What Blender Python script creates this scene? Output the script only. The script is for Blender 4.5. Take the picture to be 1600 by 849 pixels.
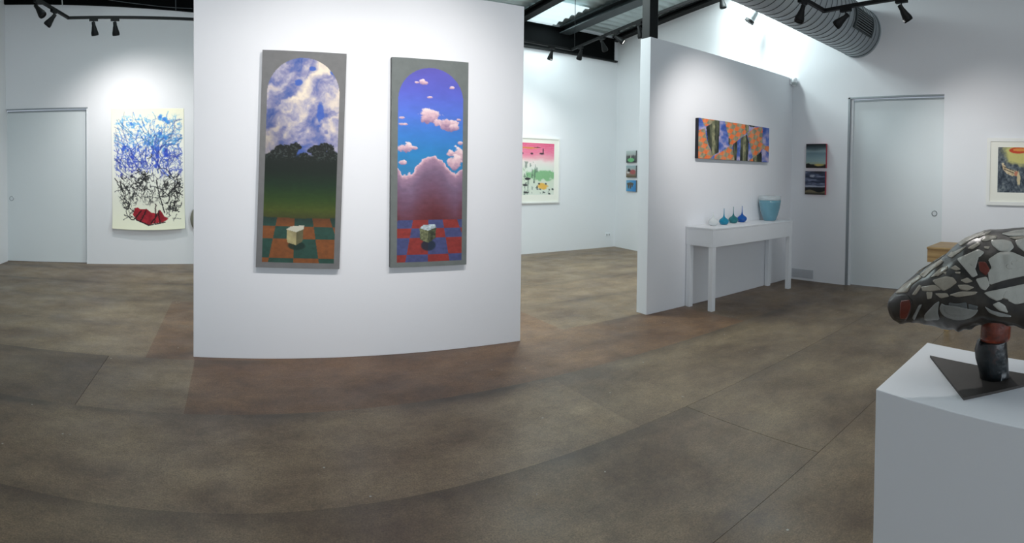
import bpy, bmesh, math, random
import numpy as np
from mathutils import Vector, Matrix
from mathutils.bvhtree import BVHTree

# ------------------------------------------------------------------ clear
for o in list(bpy.data.objects):
    bpy.data.objects.remove(o, do_unlink=True)
SC = bpy.context.scene
COL = SC.collection
PI = math.pi

# ------------------------------------------------------------------ camera (phone panorama: cylindrical projection)
F = 850.483; CX = 800.0; CY = 286.487; EYE = 1.5
PSI, PITCH, ROLL = 0.513, 0.017, -0.012
def rot_cam():
    c, s = math.cos(PSI), math.sin(PSI)
    A = np.array([[c, -s, 0], [s, c, 0], [0, 0, 1]])
    a = PITCH
    P = np.array([[1, 0, 0], [0, math.cos(a), -math.sin(a)], [0, math.sin(a), math.cos(a)]])
    r = ROLL
    Q = np.array([[math.cos(r), 0, -math.sin(r)], [0, 1, 0], [math.sin(r), 0, math.cos(r)]])
    return Q @ P @ A
RC = rot_cam()
cd = bpy.data.cameras.new('camera')
cam = bpy.data.objects.new('camera', cd); COL.objects.link(cam)
cd.type = 'PANO'
cd.panorama_type = 'CENTRAL_CYLINDRICAL'
cd.central_cylindrical_range_u_min = -800.0 / F
cd.central_cylindrical_range_u_max = 800.0 / F
cd.central_cylindrical_range_v_min = -(849.0 - CY) / F
cd.central_cylindrical_range_v_max = CY / F
cd.central_cylindrical_radius = 1.0
cd.clip_start = 0.02; cd.clip_end = 100
_r, _f, _u = RC.T @ [1, 0, 0], RC.T @ [0, 1, 0], RC.T @ [0, 0, 1]
cam.matrix_world = Matrix(((_r[0], _u[0], -_f[0], 0), (_r[1], _u[1], -_f[1], 0), (_r[2], _u[2], -_f[2], EYE), (0, 0, 0, 1)))
SC.camera = cam

# ------------------------------------------------------------------ world, exposure
w = bpy.data.worlds.new('world'); SC.world = w; w.use_nodes = True
bg = w.node_tree.nodes['Background']; bg.inputs[0].default_value = (0.75, 0.86, 1.0, 1); bg.inputs[1].default_value = 0.35
SC.view_settings.view_transform = 'Standard'; SC.view_settings.look = 'None'
SC.view_settings.gamma = 1.0; SC.view_settings.use_curve_mapping = False
SC.view_settings.exposure = 0.45

def area_light(name, loc, target, sx, sy, power, color):
    l = bpy.data.lights.new(name, 'AREA'); l.shape = 'RECTANGLE'; l.size = sx; l.size_y = sy
    l.energy = power; l.color = color
    o = bpy.data.objects.new(name, l); COL.objects.link(o); o.location = loc
    o.rotation_euler = (Vector(target) - Vector(loc)).to_track_quat('-Z', 'Y').to_euler()
    return o
COOL = (0.82, 0.97, 0.98); NEUT = (1.0, 0.965, 0.94); BLUE = (0.78, 0.90, 1.0)
# daylight: shopfront window behind the photographer, roof skylights, one added overhead fill
area_light('shopfront_daylight', (-0.2, -3.35, 1.75), (-0.2, 5, 1.6), 6.6, 2.6, 96, BLUE)
area_light('skylight_middle', (2.9, 5.9, 4.36), (3.5, 5.6, 0), 1.0, 1.6, 105, COOL)
area_light('skylight_alcove', (5.5, 8.0, 4.28), (5.5, 8.0, 0), 0.6, 1.0, 14, COOL)
area_light('flood_divider', (6.5, 4.9, 4.40), (6.97, 4.75, 3.75), 0.25, 0.5, 40, COOL)
area_light('skylight_back', (-1.2, 6.0, 4.38), (-1.0, 6.6, 0), 1.4, 1.4, 16, COOL)
area_light('added_fill_front', (2.6, 1.0, 4.62), (2.6, 1.0, 0), 4.0, 1.6, 20, NEUT)  # added ambient fill under the closed foil, no roof opening above it
def spot(name, loc, target, power, deg, blend=0.9, color=NEUT, size=0.05, parent=None):
    l = bpy.data.lights.new(name, 'SPOT'); l.energy = power; l.spot_size = math.radians(deg); l.spot_blend = blend
    l.color = color; l.shadow_soft_size = size
    o = bpy.data.objects.new(name, l); COL.objects.link(o); o.location = loc
    o.rotation_euler = (Vector(target) - Vector(loc)).to_track_quat('-Z', 'Y').to_euler()
    return o

# ------------------------------------------------------------------ pixel -> place
def ray(px, py):
    th = (px - CX) / F; h = (CY - py) / F
    return RC.T @ np.array([math.sin(th), math.cos(th), h])
CAMP = np.array([0, 0, EYE])
def atz(px, py, z):
    d = ray(px, py); return CAMP + d * ((z - EYE) / d[2])
def atx(px, py, x):
    d = ray(px, py); return CAMP + d * (x / d[0])
def aty(px, py, y):
    d = ray(px, py); return CAMP + d * (y / d[1])
class Frame:
    """a vertical wall plane: u runs to the right as one faces it, n points out of it"""
    def __init__(s, ox, oy, a):
        s.o = np.array([ox, oy, 0.]); s.a = a
        s.u = np.array([math.cos(a), math.sin(a), 0]); s.n = np.array([math.sin(a), -math.cos(a), 0])
    def hit(s, px, py):
        d = ray(px, py); t = s.n @ (s.o - CAMP) / (s.n @ d); P = CAMP + t * d
        return float((P - s.o) @ s.u), float(P[2])
    def pt(s, x, out=0.0, z=0.0):
        P = s.o + s.u * x + s.n * out; return Vector((P[0], P[1], z))
YM, AM = 4.273, -0.063
YB = 8.746; XR = 6.966; XR2 = 7.409
Y2 = 4.222; T2 = 0.16; X2L = 4.043
HM = 2.99
W_MAIN = Frame(1.2, YM, AM)
W_BL = Frame(-2.5, 8.533, 0.154)
W_BACK = Frame(0, YB, 0)
W_DIV = Frame(0, Y2, 0)
W_R = Frame(XR, 0, -PI / 2)
W_ALC = Frame(XR2, YB, math.atan2((Y2 + T2) - YB, XR - XR2))
CEIL = 4.95            # top of the walls, above the sloping foil
def roof(y): return 4.35 + 0.05 * (YB - y)

# ------------------------------------------------------------------ materials
def lin(c):
    return tuple(((v / 255.) / 12.92 if v / 255. <= .04045 else ((v / 255. + .055) / 1.055) ** 2.4) for v in c)
MATS = {}
def mat(name, rgb, rough=0.6, metal=0.0, var=0.06, scale=6.0, bump=0.0, bscale=60.0, **kw):
    if name in MATS: return MATS[name]
    m = bpy.data.materials.new(name); m.use_nodes = True; nt = m.node_tree; N = nt.nodes; L = nt.links
    b = N['Principled BSDF']; b.inputs['Roughness'].default_value = rough; b.inputs['Metallic'].default_value = metal
    tc = N.new('ShaderNodeTexCoord')
    nz = N.new('ShaderNodeTexNoise'); nz.inputs['Scale'].default_value = scale; nz.inputs['Detail'].default_value = 4
    L.new(tc.outputs['Object'], nz.inputs['Vector'])
    mx = N.new('ShaderNodeMix'); mx.data_type = 'RGBA'
    c = lin(rgb)
    mx.inputs[6].default_value = tuple(v * (1 - var) for v in c) + (1,)
    mx.inputs[7].default_value = tuple(min(1, v * (1 + var)) for v in c) + (1,)
    L.new(nz.outputs['Fac'], mx.inputs[0]); L.new(mx.outputs[2], b.inputs['Base Color'])
    if bump:
        n2 = N.new('ShaderNodeTexNoise'); n2.inputs['Scale'].default_value = bscale; n2.inputs['Detail'].default_value = 3
        L.new(tc.outputs['Object'], n2.inputs['Vector'])
        bp = N.new('ShaderNodeBump'); bp.inputs['Strength'].default_value = bump; bp.inputs['Distance'].default_value = 0.01
        L.new(n2.outputs['Fac'], bp.inputs['Height']); L.new(bp.outputs['Normal'], b.inputs['Normal'])
    for k, v in kw.items():
        b.inputs[k.replace('_', ' ')].default_value = v
    MATS[name] = m; return m
def art_mat(name='art paint', rough=0.75, grain=0.05, emit=None):
    if name in MATS: return MATS[name]
    m = bpy.data.materials.new(name); m.use_nodes = True; nt = m.node_tree; N = nt.nodes; L = nt.links
    b = N['Principled BSDF']; b.inputs['Roughness'].default_value = rough
    at = N.new('ShaderNodeAttribute'); at.attribute_name = 'paint'
    tc = N.new('ShaderNodeTexCoord'); nz = N.new('ShaderNodeTexNoise'); nz.inputs['Scale'].default_value = 300
    L.new(tc.outputs['Object'], nz.inputs['Vector'])
    mr = N.new('ShaderNodeMapRange'); mr.inputs[3].default_value = 1 - grain; mr.inputs[4].default_value = 1 + grain
    L.new(nz.outputs['Fac'], mr.inputs[0])
    mx = N.new('ShaderNodeMix'); mx.data_type = 'RGBA'; mx.blend_type = 'MULTIPLY'; mx.inputs[0].default_value = 1
    L.new(at.outputs['Color'], mx.inputs[6]); L.new(mr.outputs[0], mx.inputs[7])
    L.new(mx.outputs[2], b.inputs['Base Color'])
    MATS[name] = m; return m

WALL = mat('white wall paint', (236, 237, 240), 0.75, var=0.012, scale=1.5, bump=0.02, bscale=250)
DOORM = mat('pale door paint', (222, 228, 230), 0.55, var=0.012, scale=1.5)
TRIM = mat('grey aluminium trim', (150, 156, 160), 0.45, 0.4, var=0.03)
WHITE = mat('white lacquer', (238, 240, 243), 0.5, var=0.012)
BLACK = mat('black steel paint', (9, 11, 12), 0.6, var=0.15, Specular_IOR_Level=0.25)
BAND = mat('black bulkhead board', (7, 9, 10), 0.95, var=0.2, scale=2, Specular_IOR_Level=0.1)
DGREY = mat('dark grey steel', (62, 70, 72), 0.5, 0.3, var=0.15)
CHROME = mat('brushed steel', (170, 175, 178), 0.3, 1.0)
GALV = mat('galvanised duct steel', (176, 184, 188), 0.5, 0.3, var=0.1, scale=9)
SEAMM = mat('dark duct seam steel', (74, 80, 82), 0.5, 0.7)  # dark metal of the raised seam rings
FOIL = mat('foil insulation', (186, 198, 198), 0.45, 0.4, var=0.25, scale=3, bump=0.5, bscale=14)
PLINTHM = mat('plinth white paint', (228, 229, 232), 0.6, var=0.012)
TIMBER = None

# ------------------------------------------------------------------ mesh helpers
class MB:
    def __init__(s): s.v = []; s.f = []
    def box(s, x0, x1, y0, y1, z0, z1):
        b = len(s.v)
        s.v += [(x0, y0, z0), (x1, y0, z0), (x1, y1, z0), (x0, y1, z0), (x0, y0, z1), (x1, y0, z1), (x1, y1, z1), (x0, y1, z1)]
        s.f += [tuple(b + i for i in q) for q in ((0, 3, 2, 1), (4, 5, 6, 7), (0, 1, 5, 4), (1, 2, 6, 5), (2, 3, 7, 6), (3, 0, 4, 7))]
        return s
    def prism(s, poly, z0, z1):
        b = len(s.v); n = len(poly)
        s.v += [(p[0], p[1], z0) for p in poly] + [(p[0], p[1], z1) for p in poly]
        s.f.append(tuple(b + i for i in range(n))[::-1]); s.f.append(tuple(b + n + i for i in range(n)))
        for i in range(n): s.f.append((b + i, b + (i + 1) % n, b + n + (i + 1) % n, b + n + i))
        return s
    def lathe(s, prof, seg=24, M=None, cap=True):
        b = len(s.v)
        for r, z in prof:
            for k in range(seg):
                a = 2 * PI * k / seg; p = Vector((r * math.cos(a), r * math.sin(a), z))
                s.v.append(tuple(M @ p) if M is not None else tuple(p))
        for i in range(len(prof) - 1):
            for k in range(seg):
                k2 = (k + 1) % seg
                s.f.append((b + i * seg + k, b + i * seg + k2, b + (i + 1) * seg + k2, b + (i + 1) * seg + k))
        if cap:
            s.f.append(tuple(b + k for k in range(seg))[::-1])
            e = b + (len(prof) - 1) * seg; s.f.append(tuple(e + k for k in range(seg)))
        return s
    def tube(s, pts, r, seg=8):
        pts = [Vector(p) for p in pts]
        for i in range(len(pts) - 1):
            d = pts[i + 1] - pts[i]; q = d.to_track_quat('Z', 'Y').to_matrix().to_4x4()
            s.lathe([(r, 0), (r, d.length)], seg, Matrix.Translation(pts[i]) @ q)
        return s
    def build(s, name, m, parent=None, smooth=False, bevel=0.0, loc=None, rz=0.0):
        me = bpy.data.meshes.new(name); me.from_pydata(s.v, [], s.f); me.update()
        bm = bmesh.new(); bm.from_mesh(me); bmesh.ops.recalc_face_normals(bm, faces=bm.faces)
        bm.to_mesh(me); bm.free()
        if smooth: me.polygons.foreach_set('use_smooth', [True] * len(me.polygons))
        me.materials.append(m)
        o = bpy.data.objects.new(name, me); COL.objects.link(o)
        if parent is not None: o.parent = parent
        if loc is not None: o.location = loc
        o.rotation_euler[2] = rz
        if bevel:
            bv = o.modifiers.new('bevel', 'BEVEL'); bv.width = bevel; bv.segments = 2; bv.limit_method = 'ANGLE'
        return o
def box(name, x0, x1, y0, y1, z0, z1, m, parent=None, bevel=0.0, **k):
    return MB().box(x0, x1, y0, y1, z0, z1).build(name, m, parent, bevel=bevel, **k)
def tag(o, label=None, cat=None, group=None, kind=None):
    if label: o['label'] = label
    if cat: o['category'] = cat
    if group: o['group'] = group
    if kind: o['kind'] = kind
    return o
def thing(name, label, cat, loc=(0, 0, 0), rz=0.0, group=None, kind=None):
    o = bpy.data.objects.new(name, None); COL.objects.link(o); o.location = loc; o.rotation_euler = (0, 0, rz)
    o.empty_display_size = 0.05
    return tag(o, label, cat, group, kind)
def struct(o, label, cat='wall'):
    return tag(o, label, cat, kind='structure')

# ------------------------------------------------------------------ art helpers (procedural pictures computed on a grid)
def vnoise(x, y, seed=0):
    xi = np.floor(x).astype(np.int64); yi = np.floor(y).astype(np.int64); xf = x - xi; yf = y - yi
    def h(a, b):
        n = (a * 374761393 + b * 668265263 + seed * 974634777) & 0xFFFFFFFF
        n = ((n ^ (n >> 13)) * 1274126177) & 0xFFFFFFFF
        return ((n ^ (n >> 16)) & 0xFFFF) / 65535.0
    u = xf * xf * (3 - 2 * xf); v = yf * yf * (3 - 2 * yf)
    return (h(xi, yi) * (1 - u) + h(xi + 1, yi) * u) * (1 - v) + (h(xi, yi + 1) * (1 - u) + h(xi + 1, yi + 1) * u) * v
def fbm(x, y, seed=0, oct=4):
    t = 0; a = .5; s = 0
    for i in range(oct):
        t = t + a * vnoise(x * 2 ** i, y * 2 ** i, seed + i * 17); s += a; a *= .55
    return t / s
def sstep(a, b, x):
    t = np.clip((x - a) / (b - a), 0, 1); return t * t * (3 - 2 * t)
def mixc(c, col, m):
    return c * (1 - m[..., None]) + np.array(col, float) * m[..., None]
def inpoly(X, Y, poly):
    r = np.zeros(X.shape, bool); n = len(poly)
    for i in range(n):
        x0, y0 = poly[i]; x1, y1 = poly[(i + 1) % n]
        if y0 == y1: continue
        c = ((Y < y0) != (Y < y1)) & (X < (x1 - x0) * (Y - y0) / (y1 - y0) + x0)
        r ^= c
    return r
def ramp(t, stops):
    xs = [s[0] for s in stops]
    return np.stack([np.interp(t, xs, [s[1][k] for s in stops]) for k in range(3)], -1)
def ell(X, Y, cx, cy, rx, ry, n=0):
    return ((X - cx) / rx) ** 2 + ((Y - cy) / ry) ** 2 + n
def picture(name, W, H, PW, PH, nx, ny, func, parent, y, m=None, shape=None, cx=0.0, z0=0.0, mask=None):
    """grid W x H metres facing -y; func gets X (0..PW), Y (0..PH, downwards) and returns sRGB 0..255"""
    gx, gz = np.meshgrid(np.linspace(0, 1, nx + 1), np.linspace(0, 1, ny + 1))
    col = np.clip(func(gx * PW, gz * PH), 0, 255) / 255.
    colr = np.where(col <= .04045, col / 12.92, ((col + .055) / 1.055) ** 2.4)
    px = (gx - .5) * W + cx; pz = (1 - gz) * H + z0; py = np.full_like(px, y)
    if shape is not None: px, py, pz = shape(px, py, pz, gx, gz)
    v = np.stack([px, py, pz], -1).reshape(-1, 3)
    i = np.arange((nx + 1) * (ny + 1)).reshape(ny + 1, nx + 1)
    f = np.stack([i[:-1, :-1], i[1:, :-1], i[1:, 1:], i[:-1, 1:]], -1).reshape(-1, 4)
    me = bpy.data.meshes.new(name); me.from_pydata(v.tolist(), [], f.tolist()); me.update()
    a = me.color_attributes.new('paint', 'FLOAT_COLOR', 'POINT')
    a.data.foreach_set('color', np.concatenate([colr.reshape(-1, 3), np.ones((len(v), 1))], 1).astype(np.float32).ravel())
    me.polygons.foreach_set('use_smooth', [True] * len(me.polygons))
    me.materials.append(m or art_mat())
    o = bpy.data.objects.new(name, me); COL.objects.link(o); o.parent = parent
    return o
def wall_rect(fr, tl, tr, br, bl):
    p = [fr.hit(*q) for q in (tl, tr, br, bl)]
    x0 = (p[0][0] + p[3][0]) / 2; x1 = (p[1][0] + p[2][0]) / 2
    z1 = (p[0][1] + p[1][1]) / 2; z0 = (p[2][1] + p[3][1]) / 2
    return (x0 + x1) / 2, x1 - x0, z0, z1 - z0

# ================================================================== STRUCTURE
# ---- floor: strips of stained concrete panels with saw-cut joints
def floor_mat():
    m = bpy.data.materials.new('stained concrete'); m.use_nodes = True; nt = m.node_tree; N = nt.nodes; L = nt.links
    b = N['Principled BSDF']
    oi = N.new('ShaderNodeObjectInfo'); ge = N.new('ShaderNodeNewGeometry'); tc = N.new('ShaderNodeTexCoord')
    def noise(s, d=4, r=.6, vec=None):
        n = N.new('ShaderNodeTexNoise'); n.inputs['Scale'].default_value = s; n.inputs['Detail'].default_value = d; n.inputs['Roughness'].default_value = r
        L.new(vec or ge.outputs['Position'], n.inputs['Vector']); return n.outputs['Fac']
    def rmp(f, a, b_, lo, hi):
        r = N.new('ShaderNodeMapRange'); r.inputs[1].default_value = a; r.inputs[2].default_value = b_; r.inputs[3].default_value = lo; r.inputs[4].default_value = hi
        L.new(f, r.inputs[0]); return r.outputs[0]
    def mix(fac, c0, c1, mode='MIX'):
        x = N.new('ShaderNodeMix'); x.data_type = 'RGBA'; x.blend_type = mode
        if isinstance(fac, float): x.inputs[0].default_value = fac
        else: L.new(fac, x.inputs[0])
        for k, c in ((6, c0), (7, c1)):
            if isinstance(c, tuple): x.inputs[k].default_value = c + (1,)
            else: L.new(c, x.inputs[k])
        return x.outputs[2]
    def val(op, a, b_):
        x = N.new('ShaderNodeMath'); x.operation = op
        for k, c in ((0, a), (1, b_)):
            if isinstance(c, (int, float)): x.inputs[k].default_value = c
            else: L.new(c, x.inputs[k])
        return x.outputs[0]
    mp = N.new('ShaderNodeMapping'); mp.inputs['Scale'].default_value = (0.95, 1.35, 1); L.new(ge.outputs['Position'], mp.inputs[0])
    big = rmp(noise(1.3, 5, .62, mp.outputs[0]), .36, .64, 0, 1)
    base = mix(big, lin((102, 85, 68)), lin((137, 120, 97)))
    base = mix(1.0, base, rmp(noise(7, 4, .65), .3, .7, .84, 1.16), 'MULTIPLY')
    base = mix(1.0, base, rmp(noise(34, 3, .7), .3, .7, .84, 1.16), 'MULTIPLY')
    tint = mix(0.9, base, oi.outputs['Color'], 'MULTIPLY')
    # grime along the panel's long joints, in the panel's own coordinates
    sx = N.new('ShaderNodeSeparateXYZ'); L.new(tc.outputs['Object'], sx.inputs[0])
    wob = rmp(noise(2.2, 3), .3, .7, -.06, .06)
    d = val('ABSOLUTE', sx.outputs['Y'], 0)
    edge = val('ADD', rmp(val('ADD', sx.outputs['Y'], wob), .30, .46, 0, 1), rmp(val('ADD', sx.outputs['Y'], wob), -.38, -.46, 0, .25))
    ed = val('MULTIPLY', val('MULTIPLY', edge, rmp(noise(.9, 2), .38, .6, .15, .8)), oi.outputs['Alpha'])
    tint = mix(ed, tint, lin((66, 54, 45)))
    # fine aggregate
    sp = rmp(noise(110, 3, .75), .3, .7, .62, 1.38)
    tint = mix(1.0, tint, sp, 'MULTIPLY')
    vo = N.new('ShaderNodeTexVoronoi'); vo.inputs['Scale'].default_value = 16; L.new(ge.outputs['Position'], vo.inputs['Vector'])
    chip = val('MULTIPLY', val('LESS_THAN', vo.outputs['Distance'], .1), val('GREATER_THAN', noise(5.3, 1), .66))
    tint = mix(chip, tint, lin((176, 170, 158)))
    L.new(tint, b.inputs['Base Color'])
    L.new(rmp(noise(2.7, 4), .3, .7, .34, .52), b.inputs['Roughness'])
    b.inputs['Specular IOR Level'].default_value = 0.5
    bp = N.new('ShaderNodeBump'); bp.inputs['Strength'].default_value = 0.12; bp.inputs['Distance'].default_value = 0.004
    L.new(noise(160, 2), bp.inputs['Height']); L.new(bp.outputs['Normal'], b.inputs['Normal'])
    return m
FLOORM = floor_mat()
JOINT = mat('dark floor joint', (48, 42, 36), 0.8)
fl = thing('floor', 'brown stained concrete floor laid in long strips of panels', 'floor', kind='structure')
box('subfloor', -4.0, 8.0, -3.8, 9.5, -0.12, -0.006, JOINT, fl)
random.seed(4)
STEP = 0.972; Y0 = 1.386 - 5 * STEP
BROWN = (0.98, 0.70, 0.53); PALE = (1.22, 1.17, 1.08); MID = (0.95, 0.90, 0.83); DARK = (0.86, 0.80, 0.73); GREYT = (0.95, 0.96, 0.92)
def SY(k): return Y0 + k * STEP
def floor_panel(x0, x1, y0, y1, tint_, grime=1.0, gaps=(1, 1, 1, 1)):
    """gaps: which sides (left, right, near, far) show an open joint"""
    g = 0.0014; x0 += g * gaps[0]; x1 -= g * gaps[1]; y0 += g * gaps[2]; y1 -= g * gaps[3]
    cx = (x0 + x1) / 2; cy = (y0 + y1) / 2
    o = MB().box(x0 - cx, x1 - cx, y0 - cy, y1 - cy, -0.03, 0).build('floor_panel', FLOORM, fl, loc=(cx, cy, 0))
    o.color = tint_ + (grime,)
L_, R_ = -3.9, 7.9
for k in range(0, 4): 
    floor_panel(L_, 1.2 + .7 * (k % 2), SY(k), SY(k + 1), random.choice((MID, DARK, GREYT))); floor_panel(1.2 + .7 * (k % 2), R_, SY(k), SY(k + 1), random.choice((MID, DARK, GREYT)))
floor_panel(L_, 1.70, SY(4), SY(5), MID, 0.0, (1, 0, 1, 0)); floor_panel(L_, 1.70, SY(5), SY(6), MID, .9, (1, 0, 0, 0)); floor_panel(1.70, 2.63, SY(5), SY(6), MID, .9, (0, 1, 1, 0))
floor_panel(1.70, R_, SY(4), SY(5), MID, 0.0, (0, 1, 1, 1)); floor_panel(2.63, R_, SY(5), SY(6), MID, .6)
floor_panel(L_, 2.22, SY(6), SY(7), PALE, 1, (1, 0, 0, 0)); floor_panel(2.22, R_, SY(6), SY(7), MID, .8, (0, 1, 1, 0))
floor_panel(L_, -1.0, SY(7), SY(8), DARK, .6, (1, 1, 0, 0)); floor_panel(-1.0, -.3, SY(7), SY(8), PALE, .3, (1, 0, 0, 0)); floor_panel(-.3, 4.6, SY(7), SY(8), BROWN, .7, (0, 0, 0, 0)); floor_panel(4.6, R_, SY(7), SY(8), (0.84, .74, .64), .7, (0, 1, 0, 1))
for k in (8, 9):
    floor_panel(L_, -.7, SY(k), SY(k + 1), PALE, .5, (1, 0, 0, 0)); floor_panel(-.7, 3.0, SY(k), SY(k + 1), BROWN, .4, (0, 0, 0, 0)); floor_panel(3.0, R_, SY(k), SY(k + 1), (1.0, .9, .8), .5, (0, 1, 0, 0))
for k in (10, 11):
    floor_panel(L_, .8, SY(k), SY(k + 1), MID, .8, (1, 0, 0, 0)); floor_panel(.8, R_, SY(k), SY(k + 1), (1.02, .95, .86), .5, (0, 1, 0, 0))
floor_panel(L_, R_, SY(12), 9.3, MID)

# ---- walls
T = 0.16
def wall_piece(mb, fr, x0, x1, z0, z1, depth=T, out=0.0):
    p = [fr.pt(x0, out), fr.pt(x1, out), fr.pt(x1, -depth), fr.pt(x0, -depth)]
    mb.prism([(q.x, q.y) for q in p], z0, z1); return mb
# free-standing wall with the two tall paintings
sl = W_MAIN.hit(302.3, 400)[0]; sr = W_MAIN.hit(814.5, 400)[0]
struct(wall_piece(MB(), W_MAIN, sl, sr, 0, HM).build('wall_center', WALL, bevel=0.003), 'white freestanding partition wall carrying the two tall arched paintings')
# divider on the right
struct(box('wall_divider', X2L, XR + 0.02, Y2, Y2 + T2, 0, HM, WALL, bevel=0.003), 'white partition wall behind the console table and the glass vessels')
# back wall of the alcove
struct(wall_piece(MB(), W_BACK, 0.3, XR2 + 0.02, 0, CEIL).build('wall_back', WALL), 'white back wall of the alcove with the pink and green print')
# left back wall with the sliding door
sA = W_BL.hit(10.5, 400)[0]; sD = W_BL.hit(137.5, 300)[0]; HDL = 2.555
mb = MB(); wall_piece(mb, W_BL, sD, 2.9, 0, CEIL); wall_piece(mb, W_BL, sA - 0.3, sD, HDL, CEIL)
struct(mb.build('wall_back_left', WALL), 'white back wall with the sliding door and the large ink drawing')
pL = W_BL.pt(sA)
struct(box('wall_left', pL.x - T, pL.x, -3.7, pL.y + 0.05, 0, CEIL, WALL), 'white side wall meeting the left door at the edge of view')
# right wall with sliding door
YD0, YD1, HD = 3.30, 1.905, 2.657
mb = MB()
mb.box(XR, XR + T, YD0, Y2 + T2, 0, CEIL); mb.box(XR, XR + T, -3.7, YD1, 0, CEIL); mb.box(XR, XR + T, YD1, YD0, HD, CEIL)
struct(mb.build('wall_right', WALL), 'white right wall with the wide sliding door and the silver duct')
la = math.hypot(XR2 - XR, YB - (Y2 + T2))
struct(wall_piece(MB(), W_ALC, -0.02, la, 0, CEIL).build('wall_alcove', WALL), 'white side wall of the alcove with three small square pictures')
# shopfront behind the camera: wall with a wide window
mb = MB(); mb.box(-4.0, -3.68, -3.7, -3.5, 0, CEIL); mb.box(3.42, XR + T, -3.7, -3.5, 0, CEIL); mb.box(-3.68, 3.42, -3.7, -3.5, 3.1, CEIL); mb.box(-3.68, 3.42, -3.7, -3.5, 0, 0.4)
struct(mb.build('wall_front', WALL), 'white front wall behind the viewer with a wide shop window')
win = thing('window_1', 'wide shop window in the front wall behind the viewer', 'window', (-.13, -3.6, 0.4), kind='structure')
mb = MB(); mb.box(-3.55, 3.55, -.04, .04, 0, .06); mb.box(-3.55, 3.55, -.04, .04, 2.64, 2.7)
for x in (-3.55, -1.2, 1.14, 3.49): mb.box(x, x + .06, -.04, .04, .06, 2.64)
mb.build('window_frame', BLACK, win)

# ---- doors
def door(name, label, fr, x0, x1, h, jamb_l, jamb_r, depth, handle_px):
    d = thing(name, label, 'door', fr.pt((x0 + x1) / 2), fr.a, kind='structure'); W = x1 - x0
    box('door_panel', -W / 2 - 0.02, W / 2 + 0.02, depth, depth + .045, 0.012, h - .055, DOORM, d)
    mb = MB(); mb.box(-W / 2, W / 2, -.008, .02, h - .02, h)
    mb.box(-W / 2, W / 2, .02, depth + .06, h - .012, h); mb.box(-W / 2, W / 2, depth - .012, depth - .001, h - .058, h - .035)
    mb.build('head_rail', TRIM, d)
    if jamb_l: box('door_jamb', -W / 2, -W / 2 + .03, -.008, depth + .06, 0, h, TRIM, d); box('door_stop', -W / 2 + .03, -W / 2 + .065, depth - .022, depth - .001, 0, h - .02, WHITE, d)
    if jamb_r: box('door_jamb', W / 2 - .022, W / 2 - .0, -.004, depth + .06, 0, h, WHITE, d)
    hx, hz = fr.hit(*handle_px)
    mb = MB(); Mx = Matrix.Translation((hx - (x0 + x1) / 2, depth + .002, hz)) @ Matrix.Rotation(PI / 2, 4, 'X')
    mb.lathe([(.041, -.01), (.041, .004), (.037, .007), (.030, .007), (.028, .001), (.0, .001)], 24, Mx, cap=False)
    mb.build('finger_pull', CHROME, d, smooth=False)
    return d
door('door_1', 'tall pale sliding door left of the blue and black drawing', W_BL, sA + 0.02, sD, HDL, False, True, 0.05, (17, 310.5))
door('door_2', 'tall pale sliding door between the small seascapes and the framed print', W_R, -YD0, -YD1, HD, True, False, 0.045, (1458.5, 334))

# ---- black bulkhead along the top of the back walls
def wall_poly(fr, pts, out0, out1):
    mb = MB(); n = len(pts)
    for o in (out0, out1):
        for x, z in pts: mb.v.append(tuple(fr.pt(x, o, z)))
    mb.f.append(tuple(range(n))); mb.f.append(tuple(range(n, 2 * n))[::-1])
    for i in range(n): mb.f.append((i, (i + 1) % n, n + (i + 1) % n, n + i))
    return mb
a = W_BACK.hit(820, 69.5); b = W_BACK.hit(957.5, 97); c = W_BACK.hit(955.5, 61); d = W_BACK.hit(823, 34.5)
zb, zt = (a[1] + b[1]) / 2, (c[1] + d[1]) / 2
struct(wall_poly(W_BACK, [(0.4, zb), (b[0], zb), (b[0], zt), (0.4, zt)], 0.0, 0.05).build('trim_1', BAND), 'black bulkhead board along the top of the alcove back wall', 'trim')
struct(wall_poly(W_BACK, [(0.4, zb - .03), (W_BACK.hit(962, 98)[0], zb - .03), (W_BACK.hit(962, 98)[0], zb), (0.4, zb)], 0.0, 0.07).build('trim_2', BLACK), 'thin black ledge under the alcove bulkhead', 'trim')
p0 = W_BL.hit(-5, 8); p1 = W_BL.hit(300, 19.5)
struct(wall_poly(W_BL, [(p0[0], p0[1]), (p1[0], p1[1]), (p1[0] + 2.2, p1[1] - .05), (p1[0] + 2.2, 4.7), (p0[0], 4.7)], 0.0, 0.05).build('trim_3', BAND), 'black bulkhead board above the left door and the ink drawing', 'trim')

# ---- roof: crinkled foil sheets over rafters
def ceiling():
    nx, ny = 70, 520
    gx, gy = np.meshgrid(np.linspace(-4.0, 7.7, nx + 1), np.linspace(-3.7, 9.3, ny + 1))
    z = roof(gy) + .05 + 0.045 * np.abs(np.sin(gy * PI / 0.2 + .8 * fbm(gx * 1.2, gy * .8, 3))) - .02 + .05 * (fbm(gx * 1.6, gy * 1.6, 9) - .5)
    v = np.stack([gx, gy, z], -1).reshape(-1, 3); i = np.arange(len(v)).reshape(ny + 1, nx + 1)
    f = np.stack([i[:-1, :-1], i[:-1, 1:], i[1:, 1:], i[1:, :-1]], -1).reshape(-1, 4)
    me = bpy.data.meshes.new('ceiling'); me.from_pydata(v.tolist(), [], f.tolist()); me.materials.append(FOIL)
    me.polygons.foreach_set('use_smooth', [True] * len(me.polygons))
    o = bpy.data.objects.new('ceiling', me); COL.objects.link(o)
    return struct(o, 'crinkled silver foil insulation under the roof', 'ceiling')
ceiling()
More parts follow.
